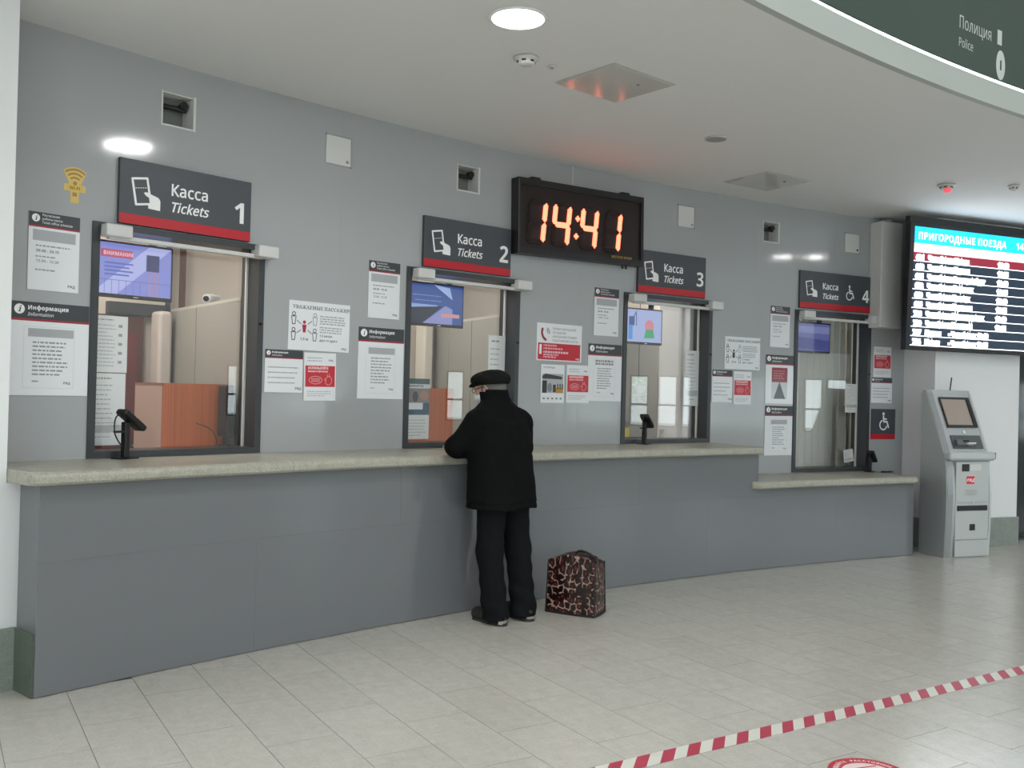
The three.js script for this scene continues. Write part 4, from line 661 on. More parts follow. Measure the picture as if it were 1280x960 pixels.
// ---------------------------------------------------------------- payment terminal
{
  const t = thing('payment_kiosk', 'silver grey self-service payment terminal standing before the white pier', 'kiosk', [4.445, 0, -9.27], 0.35);
  // local x across the front, local z towards the hall; profile in (z, y)
  const P = [[-0.29, 0], [0.03, 0], [0.045, 0.3], [0.05, 0.6], [0.035, 0.86], [0.01, 0.98], [-0.04, 1.1], [-0.12, 1.3], [-0.2, 1.48], [-0.235, 1.57], [-0.252, 1.6], [-0.275, 1.598], [-0.29, 1.57]];
  const prof = (shrink) => { const s = new THREE.Shape(); P.forEach(([z, y], i) => (i ? s.lineTo(-z, y) : s.moveTo(-z, y))); s.closePath(); return s; };
  const side = new THREE.ExtrudeGeometry(prof(), { depth: 0.55, bevelEnabled: true, bevelSize: 0.006, bevelThickness: 0.006, bevelSegments: 2 }).rotateY(Math.PI / 2).translate(-0.29, 0.006, 0);
  obj('body', side, M.steel, t);
  // front ribs: dark edging strips following the profile
  const strip = (x, w, off, mat, name) => { const g = []; for (let i = 1; i + 1 < 11; i++) { const [z0, y0] = P[i], [z1, y1] = P[i + 1], L = Math.hypot(z1 - z0, y1 - y0), a = Math.atan2(z1 - z0, y1 - y0); g.push(box(w, L + 0.004, 0.008, 0, 0, off).rotateX(a).translate(x, (y0 + y1) / 2 + 0.006, (z0 + z1) / 2 + 0.004)); } return obj(name, g, mat, t); };
  strip(-0.257, 0.066, 0.003, std(lin(0.34, 0.35, 0.36), 0.3, { metalness: 0.5 }), 'edge_strip');
  strip(0.246, 0.024, 0.003, std(lin(0.6, 0.62, 0.63), 0.3, { metalness: 0.4 }), 'edge_strip');
  const face = (y, x, w, h, d, lift = 0) => { let i = 1; while (i < 9 && P[i + 1][1] < y) i++; const [z0, y0] = P[i], [z1, y1] = P[i + 1], k = (y - y0) / (y1 - y0), a = Math.atan2(z1 - z0, y1 - y0); return (g) => g.rotateX(a).translate(x, y + 0.006, z0 + (z1 - z0) * k + 0.008 + lift); };
  const on = (name, y, x, w, h, d, mat, r = 0, lift = 0) => obj(name, face(y, x, w, h, d, lift)(box(w, h, d, 0, 0, d / 2, r)), mat, t);
  const flat = std(lin(0.56, 0.58, 0.58), 0.4, { metalness: 0.25 });
  on('screen_bezel', 1.385, 0.02, 0.375, 0.32, 0.016, std(lin(0.03, 0.03, 0.03), 0.35));
  on('screen', 1.39, -0.005, 0.305, 0.27, 0.004, std(lin(0.25, 0.22, 0.19), 0.15, { emissive: lin(0.11, 0.09, 0.075) }), 0, 0.015);
  on('screen_glass_edge', 1.38, 0.178, 0.03, 0.28, 0.02, M.black);
  on('top_label', 1.545, 0.0, 0.24, 0.03, 0.004, std(lin(0.5, 0.52, 0.53), 0.3));
  const eye = on('sensor', 1.195, 0.02, 0.034, 0.034, 0.012, std(lin(0.85, 0.87, 0.88), 0.3), 0.012);
  on('reader_bay', 1.1, 0.02, 0.37, 0.135, 0.012, std(lin(0.09, 0.1, 0.105), 0.4));
  on('card_reader', 1.085, -0.07, 0.14, 0.06, 0.05, std(lin(0.14, 0.15, 0.15), 0.4), 0.01);
  on('reader_mouth', 1.095, -0.03, 0.07, 0.024, 0.056, M.black, 0.006);
  on('reader_lip', 1.07, 0.02, 0.1, 0.016, 0.07, M.plastic, 0.006);
  obj('shelf', box(0.575, 0.085, 0.13, -0.008, 0.975, 0.03, 0.03), flat, t);
  obj('shelf_cap', box(0.012, 0.06, 0.09, 0.286, 0.98, 0.03, 0.005), M.rubber, t);
  const front = (name, x, y, w, h, mat, z = 0.046, d = 0.008, r = 0) => obj(name, box(w, h, d, x, y, z + d / 2, r), mat, t);
  front('upper_door', 0.018, 0.73, 0.41, 0.38, flat, 0.05);
  front('lower_door', 0.018, 0.345, 0.41, 0.34, flat, 0.05);
  front('plinth', 0.018, 0.088, 0.41, 0.155, flat, 0.05);
  front('bill_slot', -0.075, 0.865, 0.08, 0.07, M.black, 0.058);
  const slip = front('paper_note', 0.075, 0.865, 0.14, 0.06, M.plastic, 0.0585, 0.003); slip.rotation.z = 0.03;
  obj('logo_sticker', new THREE.PlaneGeometry(0.11, 0.085).translate(-0.01, 0.745, 0.0592), std(0xffffff, 0.5, { map: canvasTex(192, 148, (g, W, H) => { g.fillStyle = '#e9c9cd'; g.fillRect(0, 0, W, H); g.fillStyle = '#d8394e'; g.fillRect(8, 8, W - 16, H - 16); g.fillStyle = '#fff'; g.font = 'italic bold 74px sans-serif'; g.textAlign = 'center'; g.fillText('РЖД', W / 2, 100); }) }), t);
  obj('small_print', new THREE.PlaneGeometry(0.16, 0.06).translate(0.0, 0.625, 0.0592), std(0xffffff, 0.5, { map: canvasTex(128, 48, (g, W, H) => { g.fillStyle = '#b9bebe'; g.fillRect(0, 0, W, H); lines(g, 10, 8, 108, 3, 14, 5, '#9fa4a4'); }) }), t);
  front('dispenser_slot', 0.018, 0.475, 0.37, 0.05, M.black, 0.058);
  front('lock', 0.03, 0.53, 0.016, 0.018, M.chrome, 0.058, 0.01, 0.004);
  front('lock_plate', 0.022, 0.29, 0.06, 0.06, M.black, 0.058);
  obj('antenna', rod([0.03, 1.595, -0.265], [0.05, 1.74, -0.265], 0.006), M.black, t);
}
// ---------------------------------------------------------------- tape and sticker on the floor
{
  const A = Math.PI * 32.2 / 180, T = new THREE.Vector3(Math.cos(A), 0, -Math.sin(A)), B = new THREE.Vector3(Math.cos(A + 43 * Math.PI / 180), 0, -Math.sin(A + 43 * Math.PI / 180)).multiplyScalar(0.145);
  const O = new THREE.Vector3(0.427, 0.0005, -3.86), per = 0.0718;
  const t = thing('barrier_tape', 'red and white striped warning tape stuck across the floor tiles', 'tape');
  const quad = (u0, u1, y) => { const p = [O.clone().addScaledVector(T, u0), O.clone().addScaledVector(T, u1)], pos = []; const c = [p[0].clone().sub(B), p[1].clone().sub(B), p[1], p[0]]; for (const q of [0, 1, 2, 0, 2, 3]) pos.push(c[q].x, y, c[q].z); const lo = y - 0.0004; for (const [m, n] of [[0, 1], [1, 2], [2, 3], [3, 0]]) { const a = c[m], b = c[n]; pos.push(a.x, lo, a.z, b.x, lo, b.z, b.x, y, b.z, a.x, lo, a.z, b.x, y, b.z, a.x, y, a.z); } return meshFrom(pos, new Array(pos.length / 3 * 2).fill(0)); };
  const off = 0.0;
  obj('white_strip', quad(-2.2, 3.6, 0.0011), std(lin(0.66, 0.66, 0.6), 0.4), t);
  const red = std(lin(0.45, 0.045, 0.085), 0.4);
  for (let k = -30; k < 50; k += 2) obj('red_stripe', quad(off + 0.008 + k * per, off + 0.008 + (k + 1) * per, 0.0015), red, t);
}
{
  const t = thing('floor_sticker', 'round red and white distance sticker on the floor at the lower edge', 'sticker', [1.473, 0.0004, -3.826], 0.35);
  obj('disc', cyl(0.161, 0.161, 0.001, 0, 0.0005, 0, 64), std(lin(0.5, 0.05, 0.07), 0.5), t);
  obj('printed_face', new THREE.CircleGeometry(0.16, 64).rotateX(-Math.PI / 2).translate(0, 0.0013, 0), std(0xffffff, 0.5, { map: canvasTex(512, 512, (g, W) => {
    const c = W / 2; g.fillStyle = '#b5303f'; g.fillRect(0, 0, W, W); g.fillStyle = '#e6d2cf'; g.beginPath(); g.arc(c, c, 172, 0, 7); g.fill();
    g.fillStyle = '#f0dedc'; g.font = 'bold 40px sans-serif'; g.textAlign = 'center'; const txt = 'СОБЛЮДАЙТЕ РАССТОЯНИЕ'; [...txt].forEach((ch, i) => { g.save(); g.translate(c, c); g.rotate(-1.35 + 2.7 * i / (txt.length - 1)); g.fillText(ch, 0, -196); g.restore(); });
    g.fillStyle = '#b5303f'; g.font = 'bold 96px sans-serif'; g.fillText('1,5 м', c, c + 40); g.fillRect(c - 130, c - 100, 260, 14); g.fillRect(c - 110, c + 76, 220, 14);
  }) }), t);
}
// ---------------------------------------------------------------- leopard bag
{
  const t = thing('travel_bag', 'brown leopard print carrier bag standing on the floor beside the man', 'bag', [0.47, 0, -6.5], -0.46);
  const K = 8, cell = []; { let q = 21; const r = () => { q = (q * 1664525 + 1013904223) >>> 0; return q / 4294967296; }; for (let i = 0; i < K * K; i++) cell.push([r(), r(), r(), r()]); }
  const leopard = dataTex(512, (x, y) => {
    x += 0.012 * noise3.noise(x * 22, y * 22, 4); y += 0.012 * noise3.noise(x * 22, y * 22, 9);
    let f1 = 9, f2 = 9, c = cell[0]; const gx = Math.floor(x * K), gy = Math.floor(y * K);
    for (let j = -2; j <= 2; j++) for (let i = -2; i <= 2; i++) { const q = cell[((gy + j + 4 * K) % K) * K + ((gx + i + 4 * K) % K)], d = Math.hypot(gx + i + 0.15 + 0.7 * q[0] - x * K, (gy + j + 0.15 + 0.7 * q[1] - y * K) * 0.85); if (d < f1) { f2 = f1; f1 = d; c = q; } else if (d < f2) f2 = d; }
    const e = f2 - f1, gap = noise3.noise(x * 9, y * 9, 2) > 0.1;
    if (!gap && e < 0.15) { const k = 0.75 + 0.3 * noise3.noise(x * 14, y * 14, 7); return [212 * k, 172 * k, 158 * k]; }
    if (f1 < 0.2 && c[2] > 0.35) return [74 + 30 * c[3], 32 + 14 * c[3], 25 + 11 * c[3]];
    return c[2] > 0.5 ? [36, 14, 11] : [22, 9, 8];
  });
  leopard.wrapS = leopard.wrapT = THREE.RepeatWrapping;
  const W = 0.355, D = 0.2, H = 0.355;
  const soft = new THREE.BoxGeometry(W, H, D, 20, 20, 12).translate(0, H / 2, 0);
  const p = soft.attributes.position, nn = soft.attributes.normal;
  const uvA = soft.attributes.uv;
  for (let i = 0; i < p.count; i++) {
    let x = p.getX(i), y = p.getY(i), z = p.getZ(i);
    const nx = nn.getX(i), ny = nn.getY(i), nz = nn.getZ(i);
    uvA.setXY(i, (Math.abs(nx) > 0.5 ? z + 0.3 : x) / 0.36, (Math.abs(ny) > 0.5 ? z + 0.55 : y) / 0.36);
    const u = x / (W / 2), v = y / H, w = z / (D / 2);
    const n1 = noise3.noise(x * 14 + 3, y * 11, z * 14), n2 = noise3.noise(x * 34, y * 30 + 7, z * 30);
    const bulge = (1 - u * u) * (1 - w * w);
    if (v > 0.999) y += 0.045 * (1 - u * u) - 0.012 * (1 - w * w) + n1 * 0.012;
    x *= 1 - 0.05 * v + 0.03 * n1 * v; z *= 1 - 0.16 * v + 0.05 * n1;
    z += Math.sign(z || 1) * 0.012 * (1 - u * u) * Math.sin(v * Math.PI); x += Math.sign(x) * 0.008 * (1 - w * w) * Math.sin(v * Math.PI);
    y += n2 * 0.004 * v + 0.045 * (1 - u * u) * (v > 0.8 ? (v - 0.8) * 5 : 0) * (v > 0.999 ? 0 : 1);
    p.setXYZ(i, x + n2 * 0.003, Math.max(0.004, y), z + n2 * 0.004);
  }
  soft.computeVertexNormals();
  obj('bag_body', soft, std(0xffffff, 0.28, { map: leopard }), t);
  const piping = []; const hw = W / 2, hd = D / 2;
  piping.push(tube([[-hw, 0.01, hd], [0, 0.006, hd + 0.004], [hw, 0.01, hd]], 0.007), tube([[hw, 0.01, hd], [hw + 0.004, 0.006, 0], [hw, 0.01, -hd]], 0.007), tube([[-hw, 0.01, -hd], [-hw - 0.004, 0.006, 0], [-hw, 0.01, hd]], 0.007), tube([[-hw, 0.01, -hd], [0, 0.006, -hd], [hw, 0.01, -hd]], 0.007));
  for (const [a, b] of [[-1, 1], [1, 1], [1, -1], [-1, -1]]) piping.push(tube([[a * hw, 0.01, b * hd], [a * hw * 0.98, H * 0.5, b * hd * 0.94], [a * hw * 0.96, H, b * hd * 0.86]], 0.005));
  obj('piping', piping, M.black, t);
  obj('handle', tube([[-0.03, H + 0.025, -0.03], [0.0, H + 0.055, -0.035], [0.07, H + 0.05, -0.035], [0.13, H + 0.012, -0.04]], 0.008), M.black, t);
  obj('handle', tube([[-0.09, H + 0.01, 0.05], [-0.02, H + 0.044, 0.06], [0.04, H + 0.03, 0.07], [0.06, H - 0.06, 0.1]], 0.007), std(lin(0.06, 0.03, 0.025), 0.4), t);
  obj('zip', tube([[-0.15, H + 0.004, 0], [0, H + 0.036, 0.0], [0.15, H + 0.004, 0]], 0.006), M.rubber, t);
}
// ---------------------------------------------------------------- the man at window 2
{
  const V = (x, y, z) => [x, y, z];
  const smin = (a, b, k) => { const h = Math.max(k - Math.abs(a - b), 0) / k; return Math.min(a, b) - h * h * k * 0.25; };
  const cap = (p, a, b, ra, rb) => { const bx = b[0] - a[0], by = b[1] - a[1], bz = b[2] - a[2], px = p[0] - a[0], py = p[1] - a[1], pz = p[2] - a[2]; const h = Math.max(0, Math.min(1, (px * bx + py * by + pz * bz) / (bx * bx + by * by + bz * bz))); return Math.hypot(px - bx * h, py - by * h, pz - bz * h) - (ra + (rb - ra) * h); };
  const ell = (p, c, r) => { const k = Math.hypot((p[0] - c[0]) / r[0], (p[1] - c[1]) / r[1], (p[2] - c[2]) / r[2]); return (k - 1) * Math.min(r[0], r[1], r[2]); };
  function surface(f, c, half, cell) {
    const n = Math.ceil(2 * half / cell) + 4, mc = new MarchingCubes(n, new THREE.MeshStandardMaterial(), false, false, 160000);
    mc.isolation = 0;
    for (let z = 0, i = 0; z < n; z++) for (let y = 0; y < n; y++) for (let x = 0; x < n; x++, i++) mc.field[i] = -f([c[0] + (x - n / 2) / (n / 2) * half, c[1] + (y - n / 2) / (n / 2) * half, c[2] + (z - n / 2) / (n / 2) * half]);
    mc.update();
    const pos = mc.positionArray.slice(0, mc.count * 3);
    for (let i = 0; i < pos.length; i += 3) { pos[i] = c[0] + pos[i] * half; pos[i + 1] = c[1] + pos[i + 1] * half; pos[i + 2] = c[2] + pos[i + 2] * half; }
    let g = new THREE.BufferGeometry(); g.setAttribute('position', new THREE.BufferAttribute(pos, 3));
    g = mergeVertices(g, 1e-5); g.computeVertexNormals();
    const o = g.getAttribute('normal'), q = g.getAttribute('position'); // turn outward
    let w = 0; for (let i = 0; i < q.count; i += 17) { const e = 0.002, P = [q.getX(i), q.getY(i), q.getZ(i)], Nn = [o.getX(i), o.getY(i), o.getZ(i)]; w += f(P.map((v, k) => v + Nn[k] * e)) - f(P); }
    if (w < 0) { const ix = g.index.array; for (let i = 0; i < ix.length; i += 3) { const t = ix[i]; ix[i] = ix[i + 1]; ix[i + 1] = t; } g.computeVertexNormals(); }
    return g;
  }
  const keep = (g) => { g.setAttribute('uv', new THREE.BufferAttribute(new Float32Array(g.attributes.position.count * 2), 2)); return g; };
  const meshOf = (name, g, mat, parent) => { const m = obj(name, 'x' && keep(g), mat, parent); return m; };
  const man = onWall('person', 'elderly man in black coat and flat cap, seen from behind, leaning on the worktop', 'person', -13.86, 0.93, 0);
  const skin = std(lin(0.46, 0.27, 0.2), 0.55), coatM = new THREE.MeshPhysicalMaterial({ color: lin(0.0045, 0.005, 0.0052), roughness: 0.85, specularIntensity: 0.22 }), trouserM = new THREE.MeshPhysicalMaterial({ color: lin(0.007, 0.0085, 0.0095), roughness: 0.9, specularIntensity: 0.25 }), capM = new THREE.MeshPhysicalMaterial({ color: lin(0.008, 0.009, 0.008), roughness: 0.85, specularIntensity: 0.3 }), shoeM = std(lin(0.02, 0.018, 0.016), 0.5);
  const J = { aL: V(-0.115, 0.08, 0.03), aR: V(0.118, 0.08, 0.04), kL: V(-0.118, 0.45, -0.03), kR: V(0.118, 0.45, -0.02), hL: V(-0.09, 0.83, -0.05), hR: V(0.09, 0.83, -0.05), sL: V(-0.172, 1.288, -0.11), sR: V(0.172, 1.288, -0.11), eL: V(-0.285, 1.125, -0.2), eR: V(0.262, 1.115, -0.15), wL: V(-0.115, 1.12, -0.405), wR: V(0.16, 1.115, -0.41), neck: V(0, 1.37, -0.15), head: V(0, 1.503, -0.205) };
  const yaw = 0.3, tip = 0.12; // head turned a little to the left and down
  const headIn = (p) => { let x = p[0] - J.head[0], y = p[1] - J.head[1], z = p[2] - J.head[2]; const c = Math.cos(yaw), s = Math.sin(yaw); [x, z] = [x * c - z * s, x * s + z * c]; const c2 = Math.cos(tip), s2 = Math.sin(tip); [y, z] = [y * c2 - z * s2, y * s2 + z * c2]; return [x, y, z]; };
  const headM = new THREE.Matrix4().makeTranslation(...J.head).multiply(new THREE.Matrix4().makeRotationY(yaw)).multiply(new THREE.Matrix4().makeRotationX(-tip));
  const headField = (p0) => {
    const p = headIn(p0); const ax = Math.abs(p[0]), m = [ax, p[1], p[2]];
    let d = ell(p, [0, 0.022, 0.012], [0.076, 0.096, 0.096]);
    d = smin(d, ell(p, [0, -0.045, -0.03], [0.058, 0.068, 0.064]), 0.04);
    d = smin(d, ell(p, [0, -0.088, -0.062], [0.026, 0.022, 0.022]), 0.03);
    d = smin(d, ell(m, [0.036, -0.02, -0.064], [0.026, 0.02, 0.022]), 0.03);
    d = smin(d, ell(m, [0.03, 0.022, -0.082], [0.032, 0.01, 0.012]), 0.02);
    d = -smin(-d, ell(m, [0.033, 0.004, -0.096], [0.018, 0.011, 0.012]), 0.012);
    d = smin(d, ell(m, [0.033, 0.003, -0.082], [0.013, 0.011, 0.011]), 0.004);
    d = smin(d, cap(p, [0, 0.012, -0.09], [0, -0.026, -0.113], 0.008, 0.012), 0.014);
    d = smin(d, ell(m, [0.011, -0.03, -0.1], [0.009, 0.008, 0.01]), 0.008);
    d = smin(d, ell(p, [0, -0.052, -0.09], [0.024, 0.006, 0.01]), 0.01);
    d = smin(d, ell(p, [0, -0.064, -0.088], [0.021, 0.007, 0.01]), 0.01);
    d = smin(d, ell(m, [0.078, -0.006, 0.012], [0.009, 0.03, 0.019]), 0.008);
    d = -smin(-d, ell(m, [0.088, -0.004, 0.008], [0.006, 0.018, 0.01]), 0.006);
    return smin(d, cap(p, [0, -0.06, 0.025], [0, -0.16, 0.04], 0.054, 0.06), 0.03);
  };
  const bodyField = (p) => {
    let d = smin(cap(p, J.hL, J.kL, 0.078, 0.055), cap(p, J.kL, J.aL, 0.052, 0.038), 0.03);
    d = Math.min(d, smin(cap(p, J.hR, J.kR, 0.078, 0.055), cap(p, J.kR, J.aR, 0.052, 0.038), 0.03));
    for (const [a, s] of [[J.aL, -1], [J.aR, 1]]) d = smin(d, cap(p, [a[0], 0.05, a[2] + 0.03], [a[0] + s * 0.02, 0.04, a[2] - 0.15], 0.032, 0.026), 0.03);
    d = smin(d, ell(p, [0, 0.9, -0.06], [0.165, 0.15, 0.115]), 0.06);
    d = smin(d, ell(p, [0, 1.17, -0.1], [0.17, 0.22, 0.115]), 0.08);
    d = smin(d, cap(p, J.sL, J.sR, 0.06, 0.06), 0.06);
    d = smin(d, cap(p, J.neck, J.head, 0.058, 0.052), 0.04);
    for (const [s, e, w] of [[J.sL, J.eL, J.wL], [J.sR, J.eR, J.wR]]) d = smin(d, smin(cap(p, s, e, 0.052, 0.04), cap(p, e, w, 0.038, 0.026), 0.02), 0.03);
    return d;
  };
  function handField(w, e, side) { // wrist, elbow, +1 right hand: a hand lying half closed on the worktop, its own axes
    const f = new THREE.Vector3(w[0] - e[0], 0, w[2] - e[2]).normalize(), r = new THREE.Vector3(-f.z, 0, f.x);
    const P = (a, b, y) => [w[0] + f.x * a + r.x * b, w[1] + y, w[2] + f.z * a + r.z * b];
    const fingers = [[-0.03, 0.036, 0.024, 0.02], [-0.01, 0.04, 0.028, 0.021], [0.01, 0.038, 0.026, 0.02], [0.029, 0.03, 0.02, 0.017]].map(([b, l1, l2, l3]) => { const bb = b * side, c = [P(0.085, bb, 0.002)]; c.push(P(0.085 + l1 * 0.9, bb * 1.05, 0.002 - l1 * 0.3), P(0.085 + l1 * 0.9 + l2 * 0.62, bb * 1.05, -0.012 - l2 * 0.55), P(0.085 + l1 * 0.9 + l2 * 0.6 + l3 * 0.15, bb, -0.014 - l2 * 0.55 - l3 * 0.6)); return c; });
    const thumb = [P(0.03, -0.03 * side, -0.006), P(0.06, -0.058 * side, -0.012), P(0.092, -0.066 * side, -0.018), P(0.112, -0.06 * side, -0.022)];
    return (p) => {
      let d = smin(cap(p, P(-0.02, 0, 0), P(0.02, 0, 0), 0.027, 0.027), cap(p, P(0.035, -0.016 * side, 0), P(0.078, -0.026 * side, 0.002), 0.018, 0.014), 0.02);
      d = smin(d, cap(p, P(0.03, 0.012 * side, 0), P(0.078, 0.024 * side, 0.002), 0.018, 0.013), 0.02); d = smin(d, cap(p, P(0.03, 0, 0.002), P(0.08, 0, 0.003), 0.017, 0.014), 0.02);
      for (const c of fingers) { let q = cap(p, c[0], c[1], 0.0095, 0.009); q = smin(q, cap(p, c[1], c[2], 0.0088, 0.0082), 0.005); q = smin(q, cap(p, c[2], c[3], 0.008, 0.007), 0.005); d = smin(d, q, 0.006); }
      let q = cap(p, thumb[0], thumb[1], 0.014, 0.0115); q = smin(q, cap(p, thumb[1], thumb[2], 0.0105, 0.0095), 0.006); q = smin(q, cap(p, thumb[2], thumb[3], 0.0092, 0.008), 0.006);
      return smin(d, q, 0.01);
    };
  }
  const hc = (w, e) => { const l = Math.hypot(w[0] - e[0], w[2] - e[2]); return [w[0] + (w[0] - e[0]) / l * 0.06, w[1], w[2] + (w[2] - e[2]) / l * 0.06]; };
  const parts = [surface(bodyField, [0, 0.72, -0.12], 0.8, 0.014), surface(headField, [0, 1.49, -0.2], 0.165, 0.0042), surface(handField(J.wL, J.eL, -1), hc(J.wL, J.eL), 0.115, 0.0034), surface(handField(J.wR, J.eR, 1), hc(J.wR, J.eR), 0.115, 0.0034)];
  meshOf('body', mergeGeometries(parts.map((g) => keep(g))), skin, man);
  // coat
  const TY = [0.70, 0.735, 0.85, 1.0, 1.15, 1.27, 1.33, 1.38, 1.43], TA = [0.252, 0.25, 0.242, 0.233, 0.23, 0.222, 0.196, 0.13, 0.082], TB = [0.19, 0.188, 0.178, 0.166, 0.158, 0.148, 0.132, 0.105, 0.08], TZ = [-0.06, -0.06, -0.065, -0.075, -0.09, -0.11, -0.12, -0.135, -0.145];
  const look = (T, y) => { if (y <= TY[0]) return T[0]; for (let i = 1; i < TY.length; i++) if (y < TY[i]) { let k = (y - TY[i - 1]) / (TY[i] - TY[i - 1]); k = k * k * (3 - 2 * k) * 0.5 + k * 0.5; return T[i - 1] + (T[i] - T[i - 1]) * k; } return T[TY.length - 1]; };
  const coatField = (p) => {
    const y = p[1], a = look(TA, y), b = look(TB, y), cz = look(TZ, y);
    const k = Math.pow(Math.pow(Math.abs(p[0] / a), 2.4) + Math.pow(Math.abs((p[2] - cz) / b), 2.4), 1 / 2.4);
    let d = (k - 1) * Math.min(a, b) * 0.92;
    d = Math.max(d, y - 1.44);
    const l = smin(cap(p, J.sL, J.eL, 0.08, 0.068), cap(p, J.eL, [J.wL[0] - 0.006, J.wL[1] + 0.004, J.wL[2] + 0.035], 0.068, 0.05), 0.03), r = smin(cap(p, J.sR, J.eR, 0.08, 0.068), cap(p, J.eR, [J.wR[0], J.wR[1] + 0.004, J.wR[2] + 0.035], 0.066, 0.05), 0.03);
    d = smin(d, Math.min(cap(p, [0, 1.4, -0.14], J.sL, 0.075, 0.078), cap(p, [0, 1.4, -0.14], J.sR, 0.075, 0.078)), 0.05);
    d = smin(d, l, 0.05); d = smin(d, r, 0.05);
    const n = noise3.noise(p[0] * 8, y * 5, p[2] * 8) * 0.007 + noise3.noise(p[0] * 19 + 5, y * 13, p[2] * 19) * 0.0035;
    d += n;
    const hem = 0.733 + 0.004 * Math.sin(p[0] * 22) - 0.02 * (p[0] < 0 ? -p[0] : 0);
    d += 0.004 * Math.exp(-(((y - hem - 0.035) / 0.006) ** 2)); // stitched hem line
    d = Math.max(d, hem - y);
    { // the forearms rest on the stone edge
      d = Math.max(d, -Math.max(y - 1.0665, 0.985 - y, p[2] + 0.268)); }
    const cy = (y - 1.428), ck = Math.hypot(p[0] / 0.082, (p[2] + 0.15 + cy * 0.34) / 0.088);
    const collar = Math.max(Math.abs((ck - 1) * 0.086) - 0.011, Math.abs(cy - 0.006) - 0.05 - 0.016 * (p[2] > -0.15 ? 1 : 0.0)) - 0.003;
    return smin(d, collar, 0.018);
  };
  meshOf('coat', surface(coatField, [0, 1.1, -0.17], 0.44, 0.0085), coatM, man);
  const trouserField = (p) => {
    const y = p[1];
    const leg = (h, k, a, s) => { const lo = [a[0], 0.03, a[2] + 0.008]; let d = smin(cap(p, h, k, 0.104, 0.082), cap(p, k, lo, 0.082, 0.08), 0.04); const low = Math.max(0, 1 - y / 0.5); return d + (0.006 * Math.sin(y * 52 + p[0] * 12 * s + p[2] * 9) * low + 0.005 * noise3.noise(p[0] * 14 + s, y * 12, p[2] * 14) - 0.012 * low * low * (p[2] > a[2] ? 1 : 0.4)); };
    let d = Math.min(leg(J.hL, J.kL, J.aL, 1), leg(J.hR, J.kR, J.aR, 2.3));
    d = smin(d, ell(p, [0, 0.86, -0.06], [0.185, 0.13, 0.14]), 0.05);
    return Math.max(d, 0.034 + 0.25 * Math.max(0, -(p[2] - 0.04)) * 0.3 - y, y - 0.95);
  };
  meshOf('trousers', surface(trouserField, [0, 0.48, -0.03], 0.5, 0.0095), trouserM, man);
  for (const [a, s] of [[J.aL, -1], [J.aR, 1]]) {
    const t = 0.12, x = (z) => a[0] + s * t * -(z - a[2]) * 0.6;
    const f = (p) => { const q = [p[0] - (x(p[2]) - a[0]), p[1], p[2]]; let d = cap(q, [a[0], 0.048, a[2] + 0.045], [a[0], 0.04, a[2] - 0.15], 0.046, 0.046); d = smin(d, cap(q, [a[0], 0.085, a[2] + 0.02], [a[0], 0.07, a[2] - 0.04], 0.044, 0.04), 0.03); return Math.max(d, 0.016 - p[1]); };
    const shoe = meshOf('shoe', surface(f, [a[0], 0.06, a[2] - 0.05], 0.2, 0.005), shoeM, man);
    const sh = new THREE.Shape(); sh.absellipse(0, 0.05, 0.042, 0.048, 0, Math.PI); sh.absellipse(0, -0.14, 0.044, 0.056, Math.PI, 2 * Math.PI);
    const g = new THREE.ExtrudeGeometry(sh, { depth: 0.018, bevelEnabled: false, curveSegments: 18 }).rotateX(Math.PI / 2).translate(0, 0.018, 0);
    const sole = obj('sole', g, std(lin(0.03, 0.028, 0.025), 0.7), shoe); sole.position.set(a[0], 0, a[2] + 0.004); sole.rotation.y = s * -t * 0.6;
    const heel = obj('heel_patch', new THREE.CylinderGeometry(0.047, 0.047, 0.02, 20, 1, false, -0.9, 1.8).translate(0, 0, 0), std(lin(0.3, 0.28, 0.25), 0.6), shoe); heel.position.set(a[0], 0.022, a[2] + 0.052);
  }
  const onHead = (name, g, mat) => { g.applyMatrix4(headM); return meshOf(name, g, mat, man); };
  const capField = (p) => {
    let d = ell(p, [0, 0.068, 0.012], [0.102, 0.062, 0.124]);
    d = smin(d, ell(p, [0, 0.074, -0.05], [0.082, 0.036, 0.075]), 0.03);
    d = smin(d, ell(p, [0, 0.055, 0.05], [0.096, 0.058, 0.082]), 0.03);
    d += 0.003 * noise3.noise(p[0] * 26, p[1] * 26, p[2] * 26);
    d = Math.max(d, 0.03 + 0.1 * (-p[2] + 0.02) * 0.35 - p[1]);
    const by = 0.046 + 0.3 * (p[2] + 0.1) - 1.1 * p[0] * p[0];
    const brim = Math.max(Math.hypot(p[0] / 0.082, (p[2] + 0.082) / 0.07) * 0.07 - 0.07, Math.abs(p[1] - by) - 0.005);
    return smin(d, brim, 0.012);
  };
  onHead('flat_cap', surface(capField, [0, 0.06, 0.0], 0.17, 0.0046), capM);
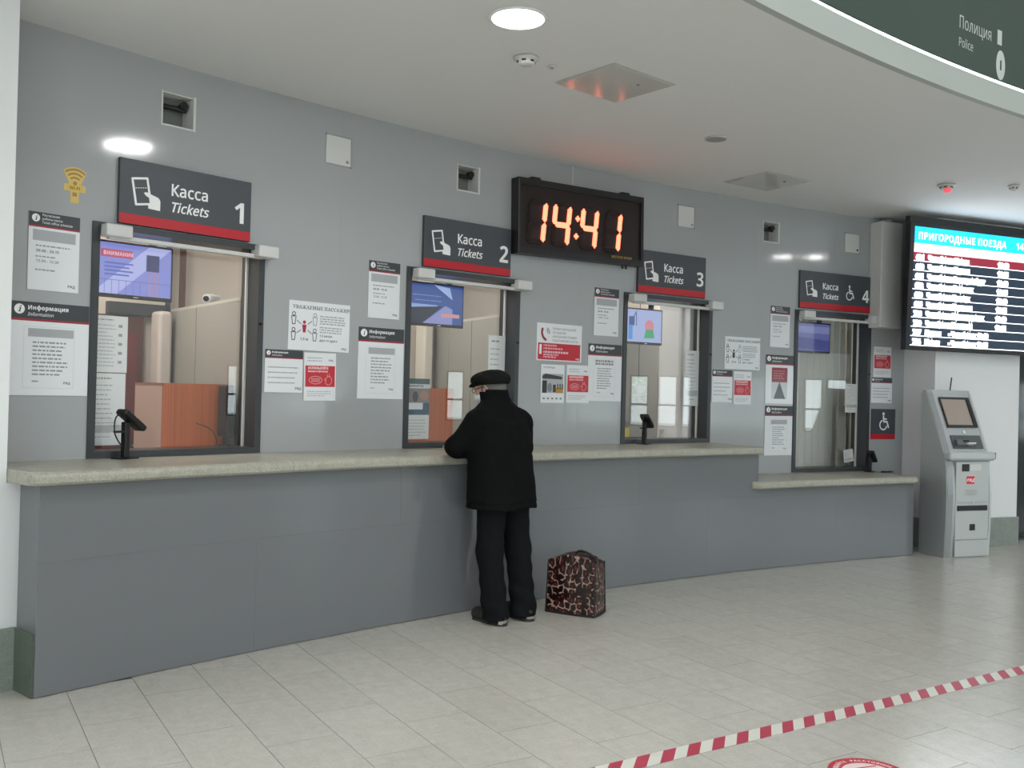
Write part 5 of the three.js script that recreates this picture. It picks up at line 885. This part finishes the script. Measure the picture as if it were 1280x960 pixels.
  const hairField = (p) => { let d = ell(p, [0, 0.01, 0.016], [0.081, 0.098, 0.1]); d = Math.max(d, p[1] - 0.05, -0.062 - p[1] + 0.4 * Math.max(0, -p[2] + 0.01), -p[2] - 0.028); return Math.max(d, -ell(p, [p[0] < 0 ? -0.08 : 0.08, -0.006, 0.008], [0.03, 0.034, 0.018])); };
  onHead('hair', surface(hairField, [0, 0.0, 0.02], 0.13, 0.0045), std(lin(0.16, 0.15, 0.14), 0.9));
  const maskField = (p) => { const f = headField; const shell = ell(p, [0, -0.045, -0.038], [0.068, 0.058, 0.078]); return Math.max(Math.abs(shell) - 0.0025, p[2] + 0.012, p[1] + 0.01 - 0.12 * -(p[2] + 0.03), -0.1 - p[1]); };
  const mask = onHead('face_mask', surface(maskField, [0, -0.05, -0.06], 0.1, 0.003), std(lin(0.7, 0.74, 0.76), 0.8));
  const loops = []; for (const s of [-1, 1]) { loops.push(tube([[s * 0.064, -0.03, -0.03], [s * 0.075, 0.0, -0.008], [s * 0.084, 0.02, 0.012], [s * 0.086, -0.01, 0.036], [s * 0.074, -0.05, 0.0], [s * 0.06, -0.066, -0.03]], 0.0016, 30, 6)); }
  const loopG = mergeGeometries(loops.map((g) => g.toNonIndexed())); onHead('mask_loops', loopG, std(lin(0.75, 0.77, 0.78), 0.8));
  const rim = []; for (const s of [-1, 1]) { rim.push(new THREE.TorusGeometry(0.022, 0.0018, 8, 28).scale(1, 0.8, 1).translate(s * 0.033, 0.003, -0.112).toNonIndexed(), tube([[s * 0.055, 0.008, -0.112], [s * 0.076, 0.01, -0.06], [s * 0.082, 0.012, 0.01], [s * 0.082, -0.006, 0.03]], 0.0022, 20, 6).toNonIndexed()); }
  rim.push(tube([[-0.011, 0.006, -0.113], [0, 0.009, -0.116], [0.011, 0.006, -0.113]], 0.0016, 10, 6).toNonIndexed());
  onHead('glasses', mergeGeometries(rim), M.black);
}
scene.traverse((o) => { if (o.isMesh) { o.castShadow = o.receiveShadow = true; } if (o.isRectAreaLight) o.castShadow = true; delete o.userData.base; });
renderer.render(scene, camera);
